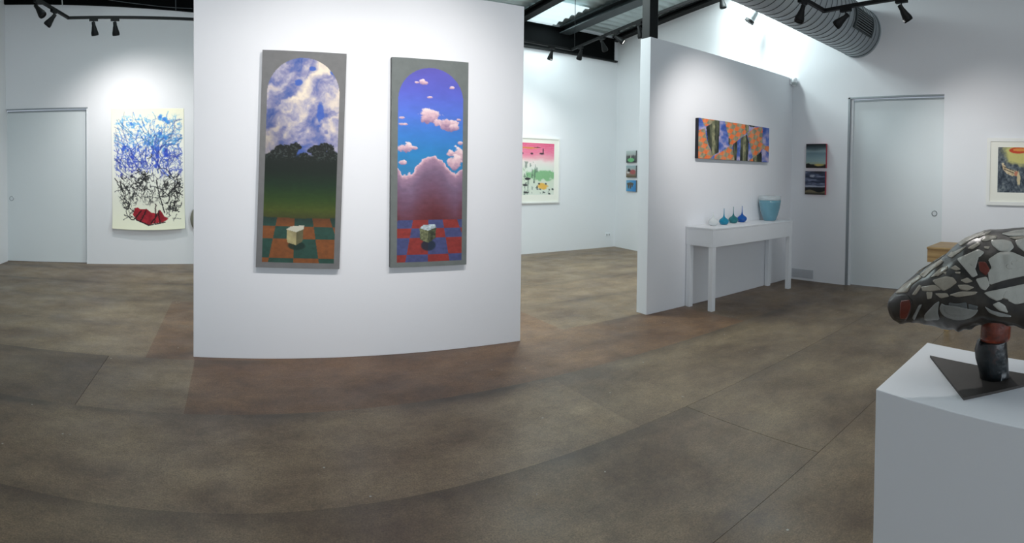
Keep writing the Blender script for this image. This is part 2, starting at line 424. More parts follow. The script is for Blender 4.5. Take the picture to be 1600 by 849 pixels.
def sloped(mb, x0, x1, y0, y1, d0, d1):
    """bar following the roof slope; d0, d1 are distances below the foil"""
    b = len(mb.v)
    for y in (y0, y1):
        mb.v += [(x0, y, roof(y) - d0), (x1, y, roof(y) - d0), (x1, y, roof(y) - d1), (x0, y, roof(y) - d1)]
    mb.f += [tuple(b + i for i in q) for q in ((0, 1, 2, 3), (7, 6, 5, 4), (0, 4, 5, 1), (1, 5, 6, 2), (2, 6, 7, 3), (3, 7, 4, 0))]
def rafter(name, x, wdt, depth, m, label):
    mb = MB(); ye = YB - .06 if x > 0 else 8.35
    sloped(mb, x - wdt / 2, x + wdt / 2, -3.5, ye, depth, depth - .02); sloped(mb, x - .012, x + .012, -3.5, ye, depth - .02, 0); sloped(mb, x - wdt / 2, x + wdt / 2, -3.5, ye, .03, .0)
    return tag(mb.build(name, m), label, 'beam')
rafter('steel_rafter', 6.02, 0.24, .14, DGREY, 'grey steel roof beam over the alcove beside the hanging rod')
rafter('steel_rafter', 4.93, 0.16, .12, BLACK, 'black steel roof beam beside the bright foil over the alcove')
for x, l in ((-1.9, 'grey steel roof beam over the left part of the room'), (1.9, 'grey steel roof beam above the freestanding partition')):
    rafter('steel_rafter', x, .2, .14, DGREY, l)
# black beam on top of the alcove / right wall
q0 = W_ALC.hit(1000, 43); q1 = W_ALC.hit(1120, 4)
mb = MB()
def along(o0, o1, d0, d1):
    b = len(mb.v)
    for xx in (0.0, la):
        for o_, d_ in ((o0, d0), (o1, d0), (o1, d1), (o0, d1)):
            p = W_ALC.pt(xx, o_); mb.v.append((p.x, p.y, roof(p.y) - d_))
    mb.f.extend([tuple(b + i for i in q) for q in ((0, 1, 2, 3), (7, 6, 5, 4), (0, 4, 5, 1), (1, 5, 6, 2), (2, 6, 7, 3), (3, 7, 4, 0))])
along(0.0, 0.14, .06, .035); along(.05, .09, .035, -.02); along(0.0, 0.14, -.01, -.03)
tag(mb.build('steel_beam', BLACK), 'black steel beam along the top of the alcove side wall', 'beam')
# post standing on the divider's corner
tag(box('steel_post', 4.047, 4.172, Y2 + .02, Y2 + .145, HM, roof(Y2) + .03, BLACK, bevel=.006), 'black square steel post rising from the end of the right partition', 'post')

# ---- glowing foil over the alcove; brightness of lit foil put in as emission
sk = mat('glowing foil', (225, 240, 242), 0.5)
nt = sk.node_tree; pb_ = nt.nodes['Principled BSDF']; pb_.inputs['Emission Color'].default_value = (0.78, 0.95, 1.0, 1); pb_.inputs['Emission Strength'].default_value = 0.5
gx, gy = np.meshgrid(np.linspace(5.03, 5.75, 25), np.linspace(7.55, YB - .02, 120))
z = roof(gy) - .03 + .04 * np.abs(np.sin(gy * PI / .2 + fbm(gx * 2, gy, 5))) + .02 * (fbm(gx * 3, gy * 3, 2) - .5)
v = np.stack([gx, gy, z], -1).reshape(-1, 3); i = np.arange(len(v)).reshape(120, 25)
me = bpy.data.meshes.new('glowing_foil_sheet'); me.from_pydata(v.tolist(), [], np.stack([i[:-1, :-1], i[:-1, 1:], i[1:, 1:], i[1:, :-1]], -1).reshape(-1, 4).tolist()); me.materials.append(sk)
o = bpy.data.objects.new('glowing_foil_sheet', me); COL.objects.link(o)
struct(o, 'bright corrugated foil sheet over the alcove with its glow put into the material', 'skylight')

# ================================================================== DUCT
DY, DZ, DR = 3.17, 3.555, 0.335
du = thing('spiral_duct', 'fat galvanised spiral air duct running into the right wall', 'duct', (0, 0, 0))
ROTX = Matrix.Rotation(PI / 2, 4, 'Y')
D0 = 2.2
Md = Matrix.Translation((D0, DY, DZ)) @ ROTX
mb = MB(); mb.lathe([(DR, 0), (DR, XR - D0 + .05)], 64, Md); mb.build('duct_tube', GALV, du, smooth=False)
du.children[0].data.polygons.foreach_set('use_smooth', [len(p.vertices) == 4 for p in du.children[0].data.polygons])
seam_me = None
k = 0
x = 2.9
while x < XR - .02:
    if seam_me is None:
        o = MB().lathe([(DR - .002, -.0045), (DR + .004, -.003), (DR + .004, .003), (DR - .002, .0045)], 64, ROTX, cap=False).build('seam', SEAMM, du, smooth=True); seam_me = o.data
    else:
        o = bpy.data.objects.new('seam', seam_me); COL.objects.link(o); o.parent = du
    o.location = (x, DY, DZ); o.rotation_euler = (0, 0, 0.035)
    x += 0.118
# collar where it enters the wall
MB().lathe([(DR + .012, 0), (DR + .012, .02)], 64, Matrix.Translation((XR - .02, DY, DZ)) @ ROTX).build('wall_collar', GALV, du)
# louvred register on the side facing the room
gr = bpy.data.objects.new('register', None)
def cyl_hit(px, py):
    dd = ray(px, py); oy, oz = -DY, EYE - DZ
    A = dd[1] ** 2 + dd[2] ** 2; B = 2 * (oy * dd[1] + oz * dd[2]); C = oy ** 2 + oz ** 2 - DR ** 2
    t = (-B - math.sqrt(max(0, B * B - 4 * A * C))) / (2 * A); P = CAMP + t * dd
    return P[0], math.atan2(P[2] - DZ, -(P[1] - DY))
h0 = cyl_hit(1338, 18); h1 = cyl_hit(1360, 50); h2 = cyl_hit(1336, 42); h3 = cyl_hit(1362, 30)
gx0, gx1 = min(h0[0], h2[0]), max(h1[0], h3[0]); ga0, ga1 = min(h1[1], h2[1]), max(h0[1], h3[1])
gx1 = min(gx1, XR - .08)
def arc(mb, x0, x1, a0, a1, r0, r1, n=10):
    b = len(mb.v)
    for i in range(n + 1):
        a = a0 + (a1 - a0) * i / n
        for r in (r0, r1):
            for xx in (x0, x1): mb.v.append((xx, DY - r * math.cos(a), DZ + r * math.sin(a)))
    for i in range(n):
        q = b + i * 4; w_ = q + 4
        mb.f += [(q + 2, q + 3, w_ + 3, w_ + 2), (q, w_, w_ + 1, q + 1), (q, q + 2, w_ + 2, w_), (q + 1, w_ + 1, w_ + 3, q + 3)]
    e = b + n * 4; mb.f += [(b, b + 1, b + 3, b + 2), (e, e + 2, e + 3, e + 1)]
SLATM = mat('register slat grey', (110, 116, 118), .5, .2)
mb = MB(); arc(mb, gx0, gx1, ga0, ga1, DR - .002, DR + .006); reg = mb.build('register_back', BLACK, du)
for i in range(8):
    mb = MB(); aa = ga0 + (ga1 - ga0) * (i + .5) / 8; arc(mb, gx0 + .02, gx1 - .02, aa - .020, aa + .012, DR + .004, DR + .02, 2); mb.build('slat', SLATM, reg)
mb = MB(); e = .035; arc(mb, gx0 - .02, gx0 + .015, ga0 - .04, ga1 + .04, DR, DR + .022); arc(mb, gx1 - .015, gx1 + .02, ga0 - .04, ga1 + .04, DR, DR + .022)
arc(mb, gx0, gx1, ga0 - .05, ga0, DR, DR + .022, 3); arc(mb, gx0, gx1, ga1, ga1 + .05, DR, DR + .022, 3); mb.build('register_frame', DGREY, reg)

# ================================================================== TRACK LIGHTING
LENS = mat('lamp lens', (235, 240, 240), 0.3); LENS.node_tree.nodes['Principled BSDF'].inputs['Emission Color'].default_value = (1, .97, .9, 1)
LENS.node_tree.nodes['Principled BSDF'].inputs['Emission Strength'].default_value = 1.5
def track(name, label, pts, z, rods):
    t = thing(name, label, 'track', (pts[0][0], pts[0][1], z)); o = Vector((pts[0][0], pts[0][1]))
    for i in range(len(pts) - 1):
        a = Vector(pts[i]); b = Vector(pts[i + 1]); d = b - a; ang = math.atan2(d.y, d.x); e = .018
        MB().box(-e, d.length + e, -.018, .018, -.017, .017).build('rail', BLACK, t, loc=(a.x - o.x, a.y - o.y, 0), rz=ang)
    for (x, y) in rods:
        MB().tube([(x - o.x, y - o.y, .015), (x - o.x, y - o.y, roof(y) - z + .05)], .006, 6).build('hanging_rod', BLACK, t)
    return t
def head(label, base, aim, L=.17, adapter=0.0, lit=False, body=None, group=None, stem=.05, name='track_spotlight'):
    """base: point on the underside of the track; the lamp body points along aim"""
    t = thing(name, label, 'spotlight', base, group=group); bm_ = body or BLACK
    if adapter is not None: MB().box(-.06, .06, -.018, .018, -.032, 0.002).build('adapter', BLACK, t, rz=adapter)
    MB().tube([(0, 0, -.03), (0, 0, -.032 - stem)], .006, 8).build('stem', BLACK, t)
    d = Vector(aim).normalized(); q = d.to_track_quat('Z', 'Y').to_matrix().to_4x4(); P = Vector((0, 0, -.032 - stem))
    M = Matrix.Translation(P - d * L * .22) @ q; s = L / .17
    MB().lathe([(.008 * s, 0), (.022 * s, .004 * s), (.024 * s, .05 * s), (.028 * s, .06 * s), (.036 * s, .10 * s), (.046 * s, .135 * s), (.047 * s, .16 * s), (.043 * s, .17 * s), (.040 * s, .165 * s), (.036 * s, .158 * s)], 20, M, cap=False).build('lamp_body', bm_, t, smooth=True)
    MB().lathe([(.038 * s, .155 * s), (.038 * s, .159 * s)], 20, M).build('lens', LENS if lit else BLACK, t)
    return t
# left track (L-shaped)
ZL = 3.6
c0 = atz(107, 28, ZL); c1 = atz(298, 30, ZL); c2 = atz(58, -1, ZL)
dv = (c1 - c0); c1x = c0 + dv * 2.0; dn = (c2 - c0); c2x = c0 + dn * 2.6
track('lighting_track', 'black lighting track above the left door and the ink drawing', [c2x[:2], c0[:2], c1x[:2]], ZL, [tuple((c0 + dn * 2.2)[:2]), tuple((c0 + dv * 1.6)[:2])])
ang = math.atan2(dv[1], dv[0]); ang2 = math.atan2(dn[1], dn[0])
G1 = 'track spotlights'
def on_line(px, py, p, d):
    """parameter along a line on the track plane closest to the pixel"""
    P = atz(px, py, p[2]); t = (P - p) @ d / (d @ d); return p + d * t
def tb(P): return (P[0], P[1], P[2] - .016)
art = W_BL.pt(W_BL.hit(230, 260)[0], 0, 1.6)
b1 = on_line(146.5, 30, c0, dv); b2 = on_line(179.5, 30, c0, dv); b3 = on_line(84, 14, c0, dn); b4 = on_line(56, -1, c0, dn)
for b_, lab, aim in ((b1, 'black track spotlight with adapter, first from the bend above the left door', (.06, .35, -1)), (b2, 'black track spotlight with adapter, second from the bend near the ink drawing', (.04, .35, -1)),
                     (b3, 'black track spotlight turned sideways at the bend of the left track', (-.75, -.1, -.9)), (b4, 'black track spotlight cut by the top edge at the upper left', (.6, -.1, -.8))):
    head(lab, tb(b_), aim, L=.185, adapter=ang if b_ is not b3 and b_ is not b4 else ang2)
spot('spot_drawing', tuple(np.array(tb(b2)) - [0, -.08, .34]), tuple(W_BL.pt(W_BL.hit(232, 205)[0], 0, 1.55)), 72, 130, 1.0)
# alcove track (L-shaped)
ZM = 3.6
m0 = atz(893, 78, ZM); m1 = atz(818, 63.5, ZM); m2 = atz(1004, 31, ZM)
dm = m1 - m0; d2 = m2 - m0
track('lighting_track', 'black lighting track bent above the alcove', [(m0 + dm * 1.5)[:2], m0[:2], (m0 + d2 * 1.6)[:2]], ZM, [tuple((m0 + d2 * .055)[:2]), tuple((m0 + d2 * 1.58)[:2])])
a1 = math.atan2(dm[1], dm[0]); a2 = math.atan2(d2[1], d2[0])
for px, py, line, dirn, aim, lab, lit in (
        (855, 74, m0, dm, (0, .5, -1), 'black spotlight hanging on the alcove track before the white back wall', False),
        (911, 72, m0, d2, (.1, .6, -1), 'black spotlight on the alcove track seen against the black bulkhead', False),
        (935, 56, m0, d2, (.7, .2, -.9), 'black spotlight tilted right against the end of the black bulkhead', False),
        (966, 48, m0, d2, (.55, -.65, -.6), 'black track spotlight with its lit lens showing, left of the steel post', True),
        (1003, 34, m0, d2, (.35, .0, -1), 'black track spotlight right beside the steel post', False)):
    P = on_line(px, py, line, dirn); head(lab, tb(P), aim, L=.17, adapter=a1 if dirn is dm else a2, lit=lit)
P966 = on_line(966, 48, m0, d2)
spot('spot_alcove', tuple(np.array(tb(on_line(855, 74, m0, dm))) - [0, 0, .2]), (5.2, YB, 2.0), 70, 80)
spot('spot_alcove_floor', tuple(np.array(tb(P966)) - [0, 0, .2]), (5.3, 6.2, 0), 80, 56, color=COOL)
# right track (L-shaped)
ZR = 3.2
r0 = atz(1288, 17, ZR); r1 = atz(1258, 0, ZR); r2 = atz(1392, -1, ZR)
e1 = r1 - r0; e2 = r2 - r0
track('lighting_track', 'black lighting track crossing in front of the silver duct', [(r0 + e1 * 3.2)[:2], r0[:2], (r0 + e2 * 2.2)[:2]], ZR, [tuple((r0 + e1 * 2.8)[:2]), tuple((r0 + e2 * 1.9)[:2])])
a1 = math.atan2(e1[1], e1[0]); a2 = math.atan2(e2[1], e2[0])
for px, py, dirn, aim, lab in ((1253, -2, e1, (-.25, .15, -1), 'black track spotlight hanging before the middle of the duct'),
                              (1326, 13, e2, (-.35, .75, -.75), 'black track spotlight hanging left of the duct register'),
                              (1408, -4, e2, (.35, -.5, -.9), 'black track spotlight at the upper right over the bare wall')):
    P = on_line(px, py, r0, dirn); head(lab, tb(P), aim, L=.17, adapter=a1 if dirn is e1 else a2)
P = on_line(1253, -2, r0, e1); PV = np.array(tb(P))
spot('spot_console', tuple(PV - [0.05, 0, .2]), (5.05, Y2, 1.95), 125, 70)
spot('spot_right_print', tuple(np.array(tb(on_line(1408, -4, r0, e2))) - [0, 0, .2]), (XR, 1.2, 1.5), 75, 76)
# two lamps by the right wall
Q = atx(1127, -3, 6.55); head('black spotlight hanging below the black beam near the bright wall', (Q[0], Q[1], roof(Q[1]) + .10), (.2, -.15, -1), L=.2, adapter=None, stem=roof(Q[1]) + .07 - Q[2])
MB_rod = None
Q = atx(1179, 21, 6.78)
ws = thing('wall_spotlight', 'small grey and black spotlight on the bright wall under the duct', 'spotlight', tuple(Q))
dq = Vector((-.15, .28, -.5)).normalized(); Mq = Matrix.Translation((0, 0, 0)) @ Matrix.Scale(1.45, 4) @ dq.to_track_quat('Z', 'Y').to_matrix().to_4x4()
GREYP = mat('grey lamp paint', (120, 126, 128), .5)
MB().lathe([(.03, -.03), (.04, -.02), (.045, .07), (.05, .08)], 20, Mq).build('lamp_body', GREYP, ws, smooth=False)
MB().lathe([(.052, .08), (.055, .11), (.05, .112)], 20, Mq).build('lamp_rim', BLACK, ws)
MB().tube([(0, 0, 0), (XR + .03 - Q[0], 0, .02)], .012, 8).build('wall_arm', GREYP, ws)
# ceiling-hung spotlights out of view for the two tall paintings
t = track('lighting_track', 'black lighting track over the viewer aimed at the tall paintings', [(-1.6, 1.95), (4.2, 1.75)], 3.62, [(-1.0, 1.93), (3.6, 1.77)])
for i, (x, tx, tz, pw) in enumerate(((-0.1, 0.05, 1.95, 80), (1.15, 1.1, 1.9, 135), (2.1, 1.95, 1.8, 62))):
    yy = 1.95 - .2 * (x + 1.6) / 5.8
    aim = Vector((tx - x, YM - yy, tz - 3.5))
    head(('black track spotlight over the viewer aimed at the green painting', 'black track spotlight over the viewer aimed between the tall paintings', 'black track spotlight over the viewer aimed at the mauve painting')[i], (x, yy, 3.604), aim, adapter=-.03)
    spot('spot_main', (x, yy + .08, 3.4), (tx, YM, tz), pw, 68)

head('black track spotlight over the viewer aimed at the sculpture on its plinth', (4.0, 1.757, 3.604), (-.7, -.4, -.6), adapter=-.03)
spot('spot_sculpture', (3.88, 1.70, 3.38), (1.45, .3, 1.2), 60, 28, .6)
# loose wires by the left bulkhead
def cable(label, pts, r, m):
    o = Vector(pts[0]); return tag(MB().tube([Vector(p) - o for p in pts], r, 6).build('cable', m, loc=o), label, 'cable')
WIREW = mat('white cable', (215, 218, 220), .5); WIREG = mat('grey cable', (92, 98, 102), .5)
f = W_BL
def onw(px, py, out): s, z = f.hit(px, py); return f.pt(s, out, z)
cable('white wire hanging down across the left black bulkhead', [onw(97, -8, .058), onw(98.5, 10.5, .058)], .009, WIREW)
cable('thin grey wire running down the black bulkhead by the partition edge', [onw(274, -8, .058), onw(274.5, 18, .058)], .006, WIREG)
cable('thin grey cable sagging along the left black bulkhead', [onw(x_, y_, .06) for x_, y_ in ((150, -3), (175, 2.5), (200, 6), (225, 9), (250, 12), (275, 14), (300, 15.2))], .005, WIREG)

# ================================================================== ARTWORKS
def hang(name, label, cat, fr, tl, tr, br, bl, tilt=0.0, group=None):
    cx, W, z0, H = wall_rect(fr, tl, tr, br, bl)
    t = thing(name, label, cat, fr.pt(cx, .002, z0), fr.a, group)
    if tilt:
        Mt = Matrix.Translation((0, 0, H / 2)) @ Matrix.Rotation(tilt, 4, 'Y') @ Matrix.Translation((0, 0, -H / 2))
        t.matrix_world = Matrix.Translation(fr.pt(cx, .002, z0)) @ Matrix.Rotation(fr.a, 4, 'Z') @ Mt
    return t, W, H

# ---- tall painting with storm clouds, dark trees and a cube on green and orange tiles
def arch_mask(X, Y, cx, r, spring, bottom):
    return (np.abs(X - cx) < r) & (Y < bottom) & ((Y > spring) | ((X - cx) ** 2 + (Y - spring) ** 2 < r * r))
def tiles(X, Y, rows, cx, w0, w1, cA, cB, off=0):
    ri = np.searchsorted(np.array(rows), Y) - 1
    wv = w0 + (w1 - w0) * (Y - rows[0]) / (rows[-1] - rows[0])
    ci = np.floor((X - cx) / wv + 20.0).astype(int)
    par = ((ri + ci + off) % 2)
    c = np.where(par[..., None] == 0, np.array(cA, float), np.array(cB, float))
    return c * (0.86 + .28 * fbm(X / 6., Y / 4., 21))[..., None]
def paint_green(X, Y):
    n0 = fbm(X / 30., Y / 42., 1)
    fr = np.array([112., 112., 112.]) * (0.96 + .1 * fbm(X / 8, Y / 8, 5))[..., None]
    q = (X - 65) * .72 + (Y - 85) * .62; p = -(X - 65) * .62 + (Y - 85) * .72
    wx = fbm(X / 26., Y / 26., 31) - .5; wy = fbm(X / 26., Y / 26., 41) - .5
    n = fbm((q + 46 * wx) / 17., (p + 46 * wy) / 46., 7, 5)
    n2 = fbm((X + 20 * wy) / 11., (Y + 20 * wx) / 11., 12, 5)
    t = np.clip(n * .75 + n2 * .35, 0, 1)
    sky = ramp(t, [(.28, (62, 88, 158)), (.40, (96, 108, 162)), (.49, (132, 132, 168)), (.58, (166, 162, 182)), (.68, (206, 194, 188)), (.80, (232, 218, 198))])
    sky = sky * (1 - .22 * sstep(45, 150, Y) * sstep(70, 10, X))[..., None]
    for ex, ey, rx, ry in ((78, 26, 6, 4), (58, 48, 7, 5), (112, 30, 7, 5), (92, 96, 6, 18)):
        sky = mixc(sky, (52, 88, 176), sstep(1.3, .5, ell(X, Y, ex, ey, rx, ry, (n2 - .5) * 2)) * .85)
    c = sky
    # dark wood
    edge = (fbm(X / 4., Y / 4., 3) - .5) * 1.6
    tr = np.zeros_like(X)
    for e in ((40, 151, 19, 7), (55, 148, 9, 7), (27, 158, 12, 7), (47, 157, 12, 6), (88, 151, 14, 7), (102, 147, 12, 7), (98, 158, 19, 8), (113, 160, 9, 9), (68, 160, 8, 5), (15, 164, 8, 5), (78, 165, 8, 5)):
        tr = np.maximum(tr, sstep(1.25, .8, ell(X, Y, *e, edge)))
    tr = np.maximum(tr, sstep(157, 164, Y + 8 * edge * .5))
    wood = ramp(Y, [(150, (14, 20, 18)), (185, (8, 26, 16)), (205, (14, 42, 20)), (225, (36, 62, 16)), (245, (66, 78, 20)), (257, (58, 62, 26)), (262, (40, 50, 28))])
    wood = wood * (.9 + .2 * fbm(X / 7., Y / 3., 8))[..., None]
    leaf = sstep(.56, .70, fbm(X / 2.4, Y / 1.8, 27, 3)) * sstep(172, 160, Y)
    wood = mixc(wood, (84, 92, 92), leaf * .6)
    c = mixc(c, (0, 0, 0), tr * 0) * (1 - tr[..., None]) + wood * tr[..., None]
    fl_ = Y > 256 + 1.5 * np.sin(X / 40.)
    c = np.where(fl_[..., None], tiles(X, Y, [256, 270, 290, 320, 340], 58, 27, 42, (38, 72, 62), (126, 74, 36), 0), c)
    c = np.where(fl_[..., None], c * (0.75 + .25 * sstep(256, 275, Y))[..., None], c)
    c = mixc(c, (14, 38, 32), sstep(1.2, .6, ell(X, Y, 62, 300, 14, 7)) * .8)
    c = np.where(inpoly(X, Y, [(46, 275), (61, 279), (61, 299), (47, 295)])[..., None], np.array([156., 146, 106]) * (0.8 + .4 * n2)[..., None], c)
    c = np.where(inpoly(X, Y, [(61, 279), (72, 274), (71, 293), (61, 299)])[..., None], np.array([92., 88, 62]) * (0.8 + .4 * n2)[..., None], c)
    c = np.where(inpoly(X, Y, [(45, 275), (53, 270), (73, 268), (72, 274), (61, 279)])[..., None], np.array([196., 194, 176]), c)
    m = arch_mask(X, Y, 65, 56, 66, 327)
    return np.where(m[..., None], c, fr)
def paint_mauve(X, Y):
    fr = np.array([108., 114., 112.]) * (0.96 + .1 * fbm(X / 8, Y / 8, 5))[..., None]
    n = fbm(X / 9., Y / 7., 4, 5); n3 = fbm(X / 4., Y / 3., 14, 3)
    c = ramp(Y, [(10, (92, 84, 176)), (50, (88, 96, 196)), (85, (82, 116, 212)), (115, (58, 124, 204)), (150, (40, 130, 190)), (175, (48, 128, 180))])
    c = c * (.95 + .1 * fbm(X / 20, Y / 10, 2))[..., None]
    for e in ((59, 88, 17, 11), (72, 98, 8, 7), (87, 100, 15, 9), (82, 96, 8, 7), (98, 104, 7, 5), (21, 138, 12, 7), (34, 138, 6, 2.5), (18, 102, 7, 3), (16, 92, 5, 2.5), (49, 36, 7, 4), (38, 37, 3, 1.5), (93, 42, 7, 2.5), (59, 59, 4, 1.6), (17, 161, 8, 3.5), (105, 92, 4, 2), (107, 129, 4, 3), (104, 150, 9, 14), (92, 146, 8, 6), (98, 160, 12, 12)):
        d = ell(X, Y, *e, (n - .5) * 2.6 + (n3 - .5) * .8); mm = sstep(1.15, .75, d)
        cc = ramp((Y - e[1]) / e[3] + (n3 - .5), [(-1, (246, 222, 222)), (0, (214, 176, 188)), (1, (150, 118, 150))])
        c = c * (1 - mm[..., None]) + cc * mm[..., None]
    top = np.interp(X, [10, 17, 32, 40, 51, 66, 78, 91, 100, 111], [168, 180, 177, 165, 154, 149, 156, 171, 178, 168]) + (n - .5) * 10 + (n3 - .5) * 4
    d = Y - top
    cc = ramp(d, [(0, (240, 206, 212)), (3, (206, 164, 178)), (8, (156, 124, 148)), (25, (122, 98, 124)), (50, (112, 78, 100)), (75, (104, 56, 68)), (95, (96, 40, 46)), (110, (84, 32, 34))])
    cc = cc * (.93 + .16 * fbm(X / 10, Y / 4, 9))[..., None]
    mm = sstep(-.8, .8, d)
    c = c * (1 - mm[..., None]) + cc * mm[..., None]
    fl_ = Y > 250
    c = np.where(fl_[..., None], tiles(X, Y, [250, 263, 278, 304, 330], 57, 23, 37, (70, 76, 122), (142, 50, 46), 0), c)
    c = mixc(c, (26, 40, 56), sstep(1.2, .6, ell(X, Y, 58, 290, 12, 9)) * .85)
    st = fbm(X / 3., Y / 3., 44)
    c = np.where(inpoly(X, Y, [(44, 263), (57, 267), (58, 286), (45, 281)])[..., None], np.array([104., 108, 78]) * (.45 + 1.1 * st)[..., None], c)
    c = np.where(inpoly(X, Y, [(57, 267), (70, 262), (69, 279), (58, 286)])[..., None], np.array([72., 78, 56]) * (.4 + 1.1 * st)[..., None], c)
    c = np.where(inpoly(X, Y, [(44, 263), (50, 258), (68, 257), (70, 262), (57, 267)])[..., None], np.array([176., 190, 196]) * (.6 + .8 * st)[..., None], c)
    m = arch_mask(X, Y, 60.5, 50.5, 64, 316)
    return np.where(m[..., None], c, fr)
GREYF = mat('grey canvas edge', (96, 98, 98), .7)
def canvas(t, W, H, d, m):
    MB().box(-W / 2, W / 2, -d, 0, 0, H).build('stretched_canvas', m, t)
t, W, H = hang('painting', 'tall grey-bordered arched painting of clouds over a dark green wood and tiled floor', 'painting', W_MAIN, (409.5, 83), (540, 83), (529.5, 418), (400.5, 417), tilt=0.028)
canvas(t, W, H, .045, GREYF); picture('painted_face', W, H, 130, 335, 150, 380, paint_green, t, -.0465)
t, W, H = hang('painting', 'tall grey-bordered arched painting of blue sky above a mauve cloud bank and red tiles', 'painting', W_MAIN, (610, 91), (727.5, 99), (727, 411), (608, 418))
canvas(t, W, H, .045, GREYF); picture('painted_face', W, H, 119, 323, 140, 370, paint_mauve, t, -.0465)

# ---- painting of trunks and orange lattice on the divider
def paint_lattice(U, V):
    x = 170 + U * 1090; y = (110 + 130 * U) + V * (630 - 100 * U)
    n = fbm(x / 90., y / 90., 3); n2 = fbm(x / 25., y / 60., 6)
    c = ramp(n + .12 * V, [(.3, (54, 82, 160)), (.5, (88, 112, 186)), (.62, (140, 142, 192)), (.75, (184, 172, 200))])
    def trunk(poly, light=None):
        nonlocal c
        k = inpoly(x, y, poly); base = ramp(fbm(x / 22., y / 160., 8), [(.3, (22, 28, 24)), (.5, (52, 58, 46)), (.7, (96, 100, 76))])
        c = np.where(k[..., None], base, c)
        if light is not None:
            kk = k * sstep(38, 12, np.abs(x - light - 14 * (n2 - .5)))
            c = c * (1 - kk[..., None]) + ramp(n2, [(.3, (98, 102, 78)), (.7, (160, 158, 122))]) * kk[..., None]
    def lattice(poly, ox=0):
        nonlocal c
        k = inpoly(x + 14 * (n2 - .5), y + 14 * (n - .5), poly)
        uu = x + .62 * y + ox; vv = y - .42 * x
        par = (np.floor(uu / 78) + np.floor(vv / 80)) % 2
        cc = np.where(par[..., None] == 0, ramp(n2, [(.3, (236, 112, 52)), (.7, (226, 138, 92))]), ramp(n2, [(.3, (128, 128, 104)), (.7, (176, 160, 128))]))
        c = np.where(k[..., None], cc, c)
    lattice([(200, 105), (440, 140), (345, 195), (270, 240), (240, 225)])
    lattice([(160, 305), (250, 275), (285, 450), (325, 590), (360, 690), (345, 760), (150, 760)])
    trunk([(268, 245), (342, 198), (350, 140), (458, 145), (446, 640), (360, 700), (325, 565), (300, 500)], 372)
    lattice([(528, 140), (845, 180), (862, 330), (730, 440), (660, 500), (645, 560), (605, 540), (590, 400)], 20)
    lattice([(470, 640), (600, 540), (642, 570), (672, 640), (690, 780), (350, 780), (400, 690)])
    trunk([(590, 405), (612, 420), (606, 520), (590, 500)])
    trunk([(662, 505), (728, 445), (716, 790), (690, 790), (660, 610)])
    trunk([(775, 405), (872, 345), (908, 460), (896, 790), (770, 790)], 835)
    trunk([(842, 180), (900, 190), (905, 300), (862, 335)], 880)
    trunk([(880, 190), (1040, 205), (985, 232), (930, 222)])
    lattice([(878, 332), (1012, 232), (1136, 230), (1142, 480), (1200, 520), (1262, 520), (1258, 615), (1140, 560), (1100, 620), (990, 710), (950, 600), (900, 420)], 30)
    lattice([(920, 740), (990, 690), (985, 790), (905, 790)])
    trunk([(990, 710), (1130, 602), (1138, 800), (985, 790)], 1030)
    return c
t, W, H = hang('painting', 'wide painting of tree trunks behind orange lattice above the console table', 'painting', W_DIV, (1086.5, 186.5), (1197.5, 199), (1195.5, 252), (1085.5, 249.5))
canvas(t, W, H, .05, mat('dark canvas edge', (28, 30, 42), .7)); picture('painted_face', W, H, 1, 1, 170, 90, paint_lattice, t, -.0515)

